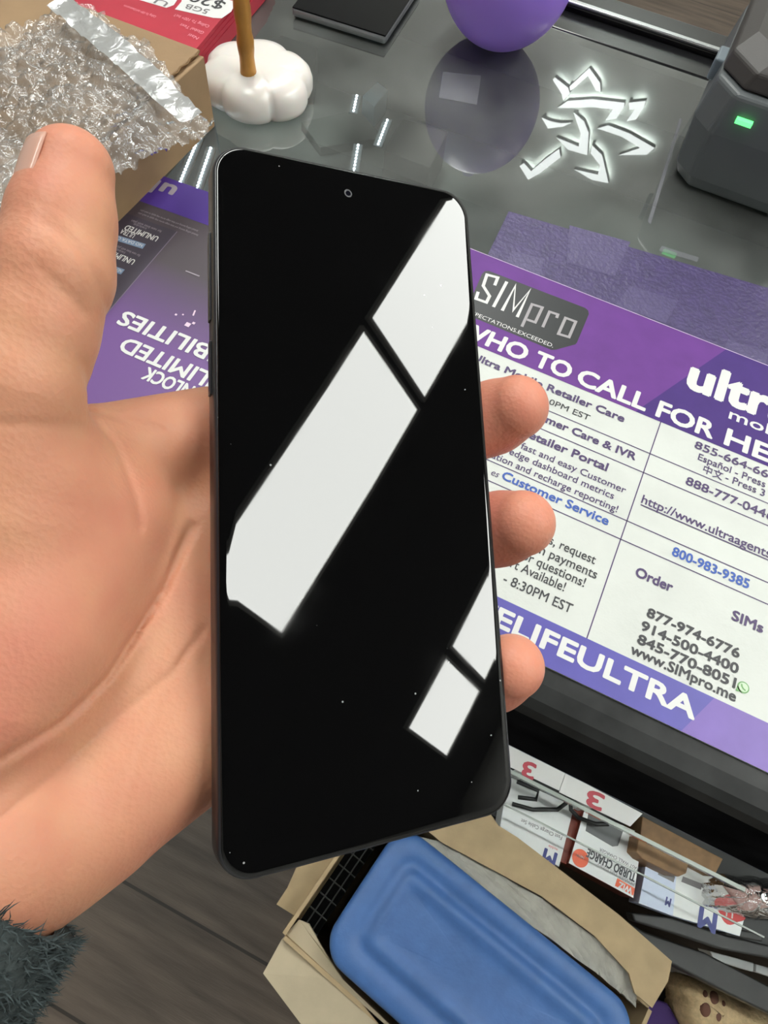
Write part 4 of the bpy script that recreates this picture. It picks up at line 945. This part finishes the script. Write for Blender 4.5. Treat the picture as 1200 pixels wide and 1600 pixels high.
for sx_ in (-1, 1):
    p = ctr + lu * sx_ * hx; q1, q2 = p - lv * hy, p + lv * (hy + .0)
    w_.prism([(*q1[:2], zt2), (*q2[:2], zt2), (*(q2 + lu * sx_ * .004)[:2], zt2), (*(q1 + lu * sx_ * .004)[:2], zt2)], (0, 0, -zt2 + .001))
for sy_ in (-1, 1):
    p = ctr + lv * sy_ * hy; q1, q2 = p - lu * hx, p + lu * hx
    w_.prism([(*q1[:2], zt2), (*q2[:2], zt2), (*(q2 + lv * sy_ * .004)[:2], zt2), (*(q1 + lv * sy_ * .004)[:2], zt2)], (0, 0, -zt2 + .001))
w_.prism([(*(ctr + lu * a * hx + lv * b__ * hy)[:2], .006) for a, b__ in ((-1, -1), (1, -1), (1, 1), (-1, 1))], (0, 0, -.005))
build_part(w_, 'carton_walls', m_crt, ctn)
def flap(pz, name, m, th=.0035):
    P = [at(x, y, z) for x, y, z in pz]; n_ = np.cross(P[1] - P[0], P[2] - P[0]); n_ /= np.linalg.norm(n_); n_ = n_ if n_[2] > 0 else -n_
    b = MB(); b.prism(P, -n_ * th); return build_part(b, name, m, ctn)
flap([(x, y, .498) for x, y in ((660, 1292), (760, 1262), (779, 1290), (808, 1308), (967, 1429), (1050, 1502), (1044, 1533), (1019, 1575), (992, 1552), (983, 1521), (929, 1462), (846, 1400), (690, 1316))], 'flap', m_crt)
flap([(411, 1521, .46), (440, 1468, .462), (467, 1437, .465), (482, 1443, .468), (513, 1497, .475), (535, 1530, .475), (620, 1612, .475), (640, 1660, .475), (500, 1640, .46)], 'flap', m_crt2)
flap([(432, 1413, .45), (449, 1387, .45), (470, 1340, .45), (540, 1335, .45), (522, 1367, .45), (503, 1405, .45), (490, 1431, .45), (470, 1437, .45)], 'flap', m_crt)
# grey padding paper between tote and flap
m_pad2 = M('padding_paper', srgb(158, 155, 146), .8, var=.12, vscale=60, bump=.3, bscale=80)
pp = MB(); Zt = .487
edge_o = np.array([(650, 1306), (700, 1318), (846, 1404), (929, 1466), (975, 1507), (986, 1530), (994, 1556)], float); edge_i = np.array([(664, 1335), (700, 1356), (846, 1458), (929, 1518), (962, 1544), (975, 1556), (992, 1574)], float)
prow = []
for k in range(7):
    row = []
    for i in range(49):
        f_ = i / 48 * 5.999; a_ = int(f_); po_ = edge_o[a_] + (edge_o[a_ + 1] - edge_o[a_]) * (f_ - a_); pi_ = edge_i[a_] + (edge_i[a_ + 1] - edge_i[a_]) * (f_ - a_)
        w = at(*(po_ + (pi_ - po_) * k / 6), Zt); row.append((w[0], w[1], Zt + .007 * mnoise.noise(Vector((w[0] * 45, w[1] * 45, 2))) + .004 * abs(mnoise.noise(Vector((w[0] * 130, w[1] * 130, 5))))))
    prow.append(row)
pp.loft(prow, closed=False, cap0=False, cap1=False)
po = tag(pp.build('padding_paper', m_pad2), 'grey crumpled padding paper between blue lid and carton flap', 'paper'); so = po.modifiers.new('solid', 'SOLIDIFY'); so.thickness = .002
# black wire crate behind the carton
m_crate = M('crate_black', (.003, .003, .003), .9, spec=0.); m_wire = M('crate_wire', (.03, .03, .028), .6, spec=.2)
kx0, kx1, kh = -LL / 2 - .028, -LL / 2 - .006, wid / 2
Kp = lambda a, b__, z: np.array([*(cen + lu * a + lv * b__)[:2], z])
cr_ = empty('wire_crate', Kp((kx0 + kx1) / 2, 0, .008), 'black crate with thin wire grid left of the blue lid', 'crate')
b = MB(); b.prism([Kp(kx0, -kh, .46), Kp(kx1, -kh, .46), Kp(kx1, kh, .46), Kp(kx0, kh, .46)], (0, 0, -.452)); build_part(b, 'crate_body', m_crate, cr_)
for t in np.linspace(-.9, .9, 9): build_part(MB().tube([Kp(kx0, kh * t, .461), Kp(kx1, kh * t, .461)], .0008, 6), 'wire', m_wire, cr_)
for t in (.3, .7): build_part(MB().tube([Kp(kx0 + (kx1 - kx0) * t, -kh, .4612), Kp(kx0 + (kx1 - kx0) * t, kh, .4612)], .0008, 6), 'wire', m_wire, cr_)
print('CARTON maxY', max((ctr + lu * a * hx + lv * b__ * hy)[1] for a in (-1, 1) for b__ in (-1, 1)), 'lu', lu, 'lv', lv, 'wid', wid)
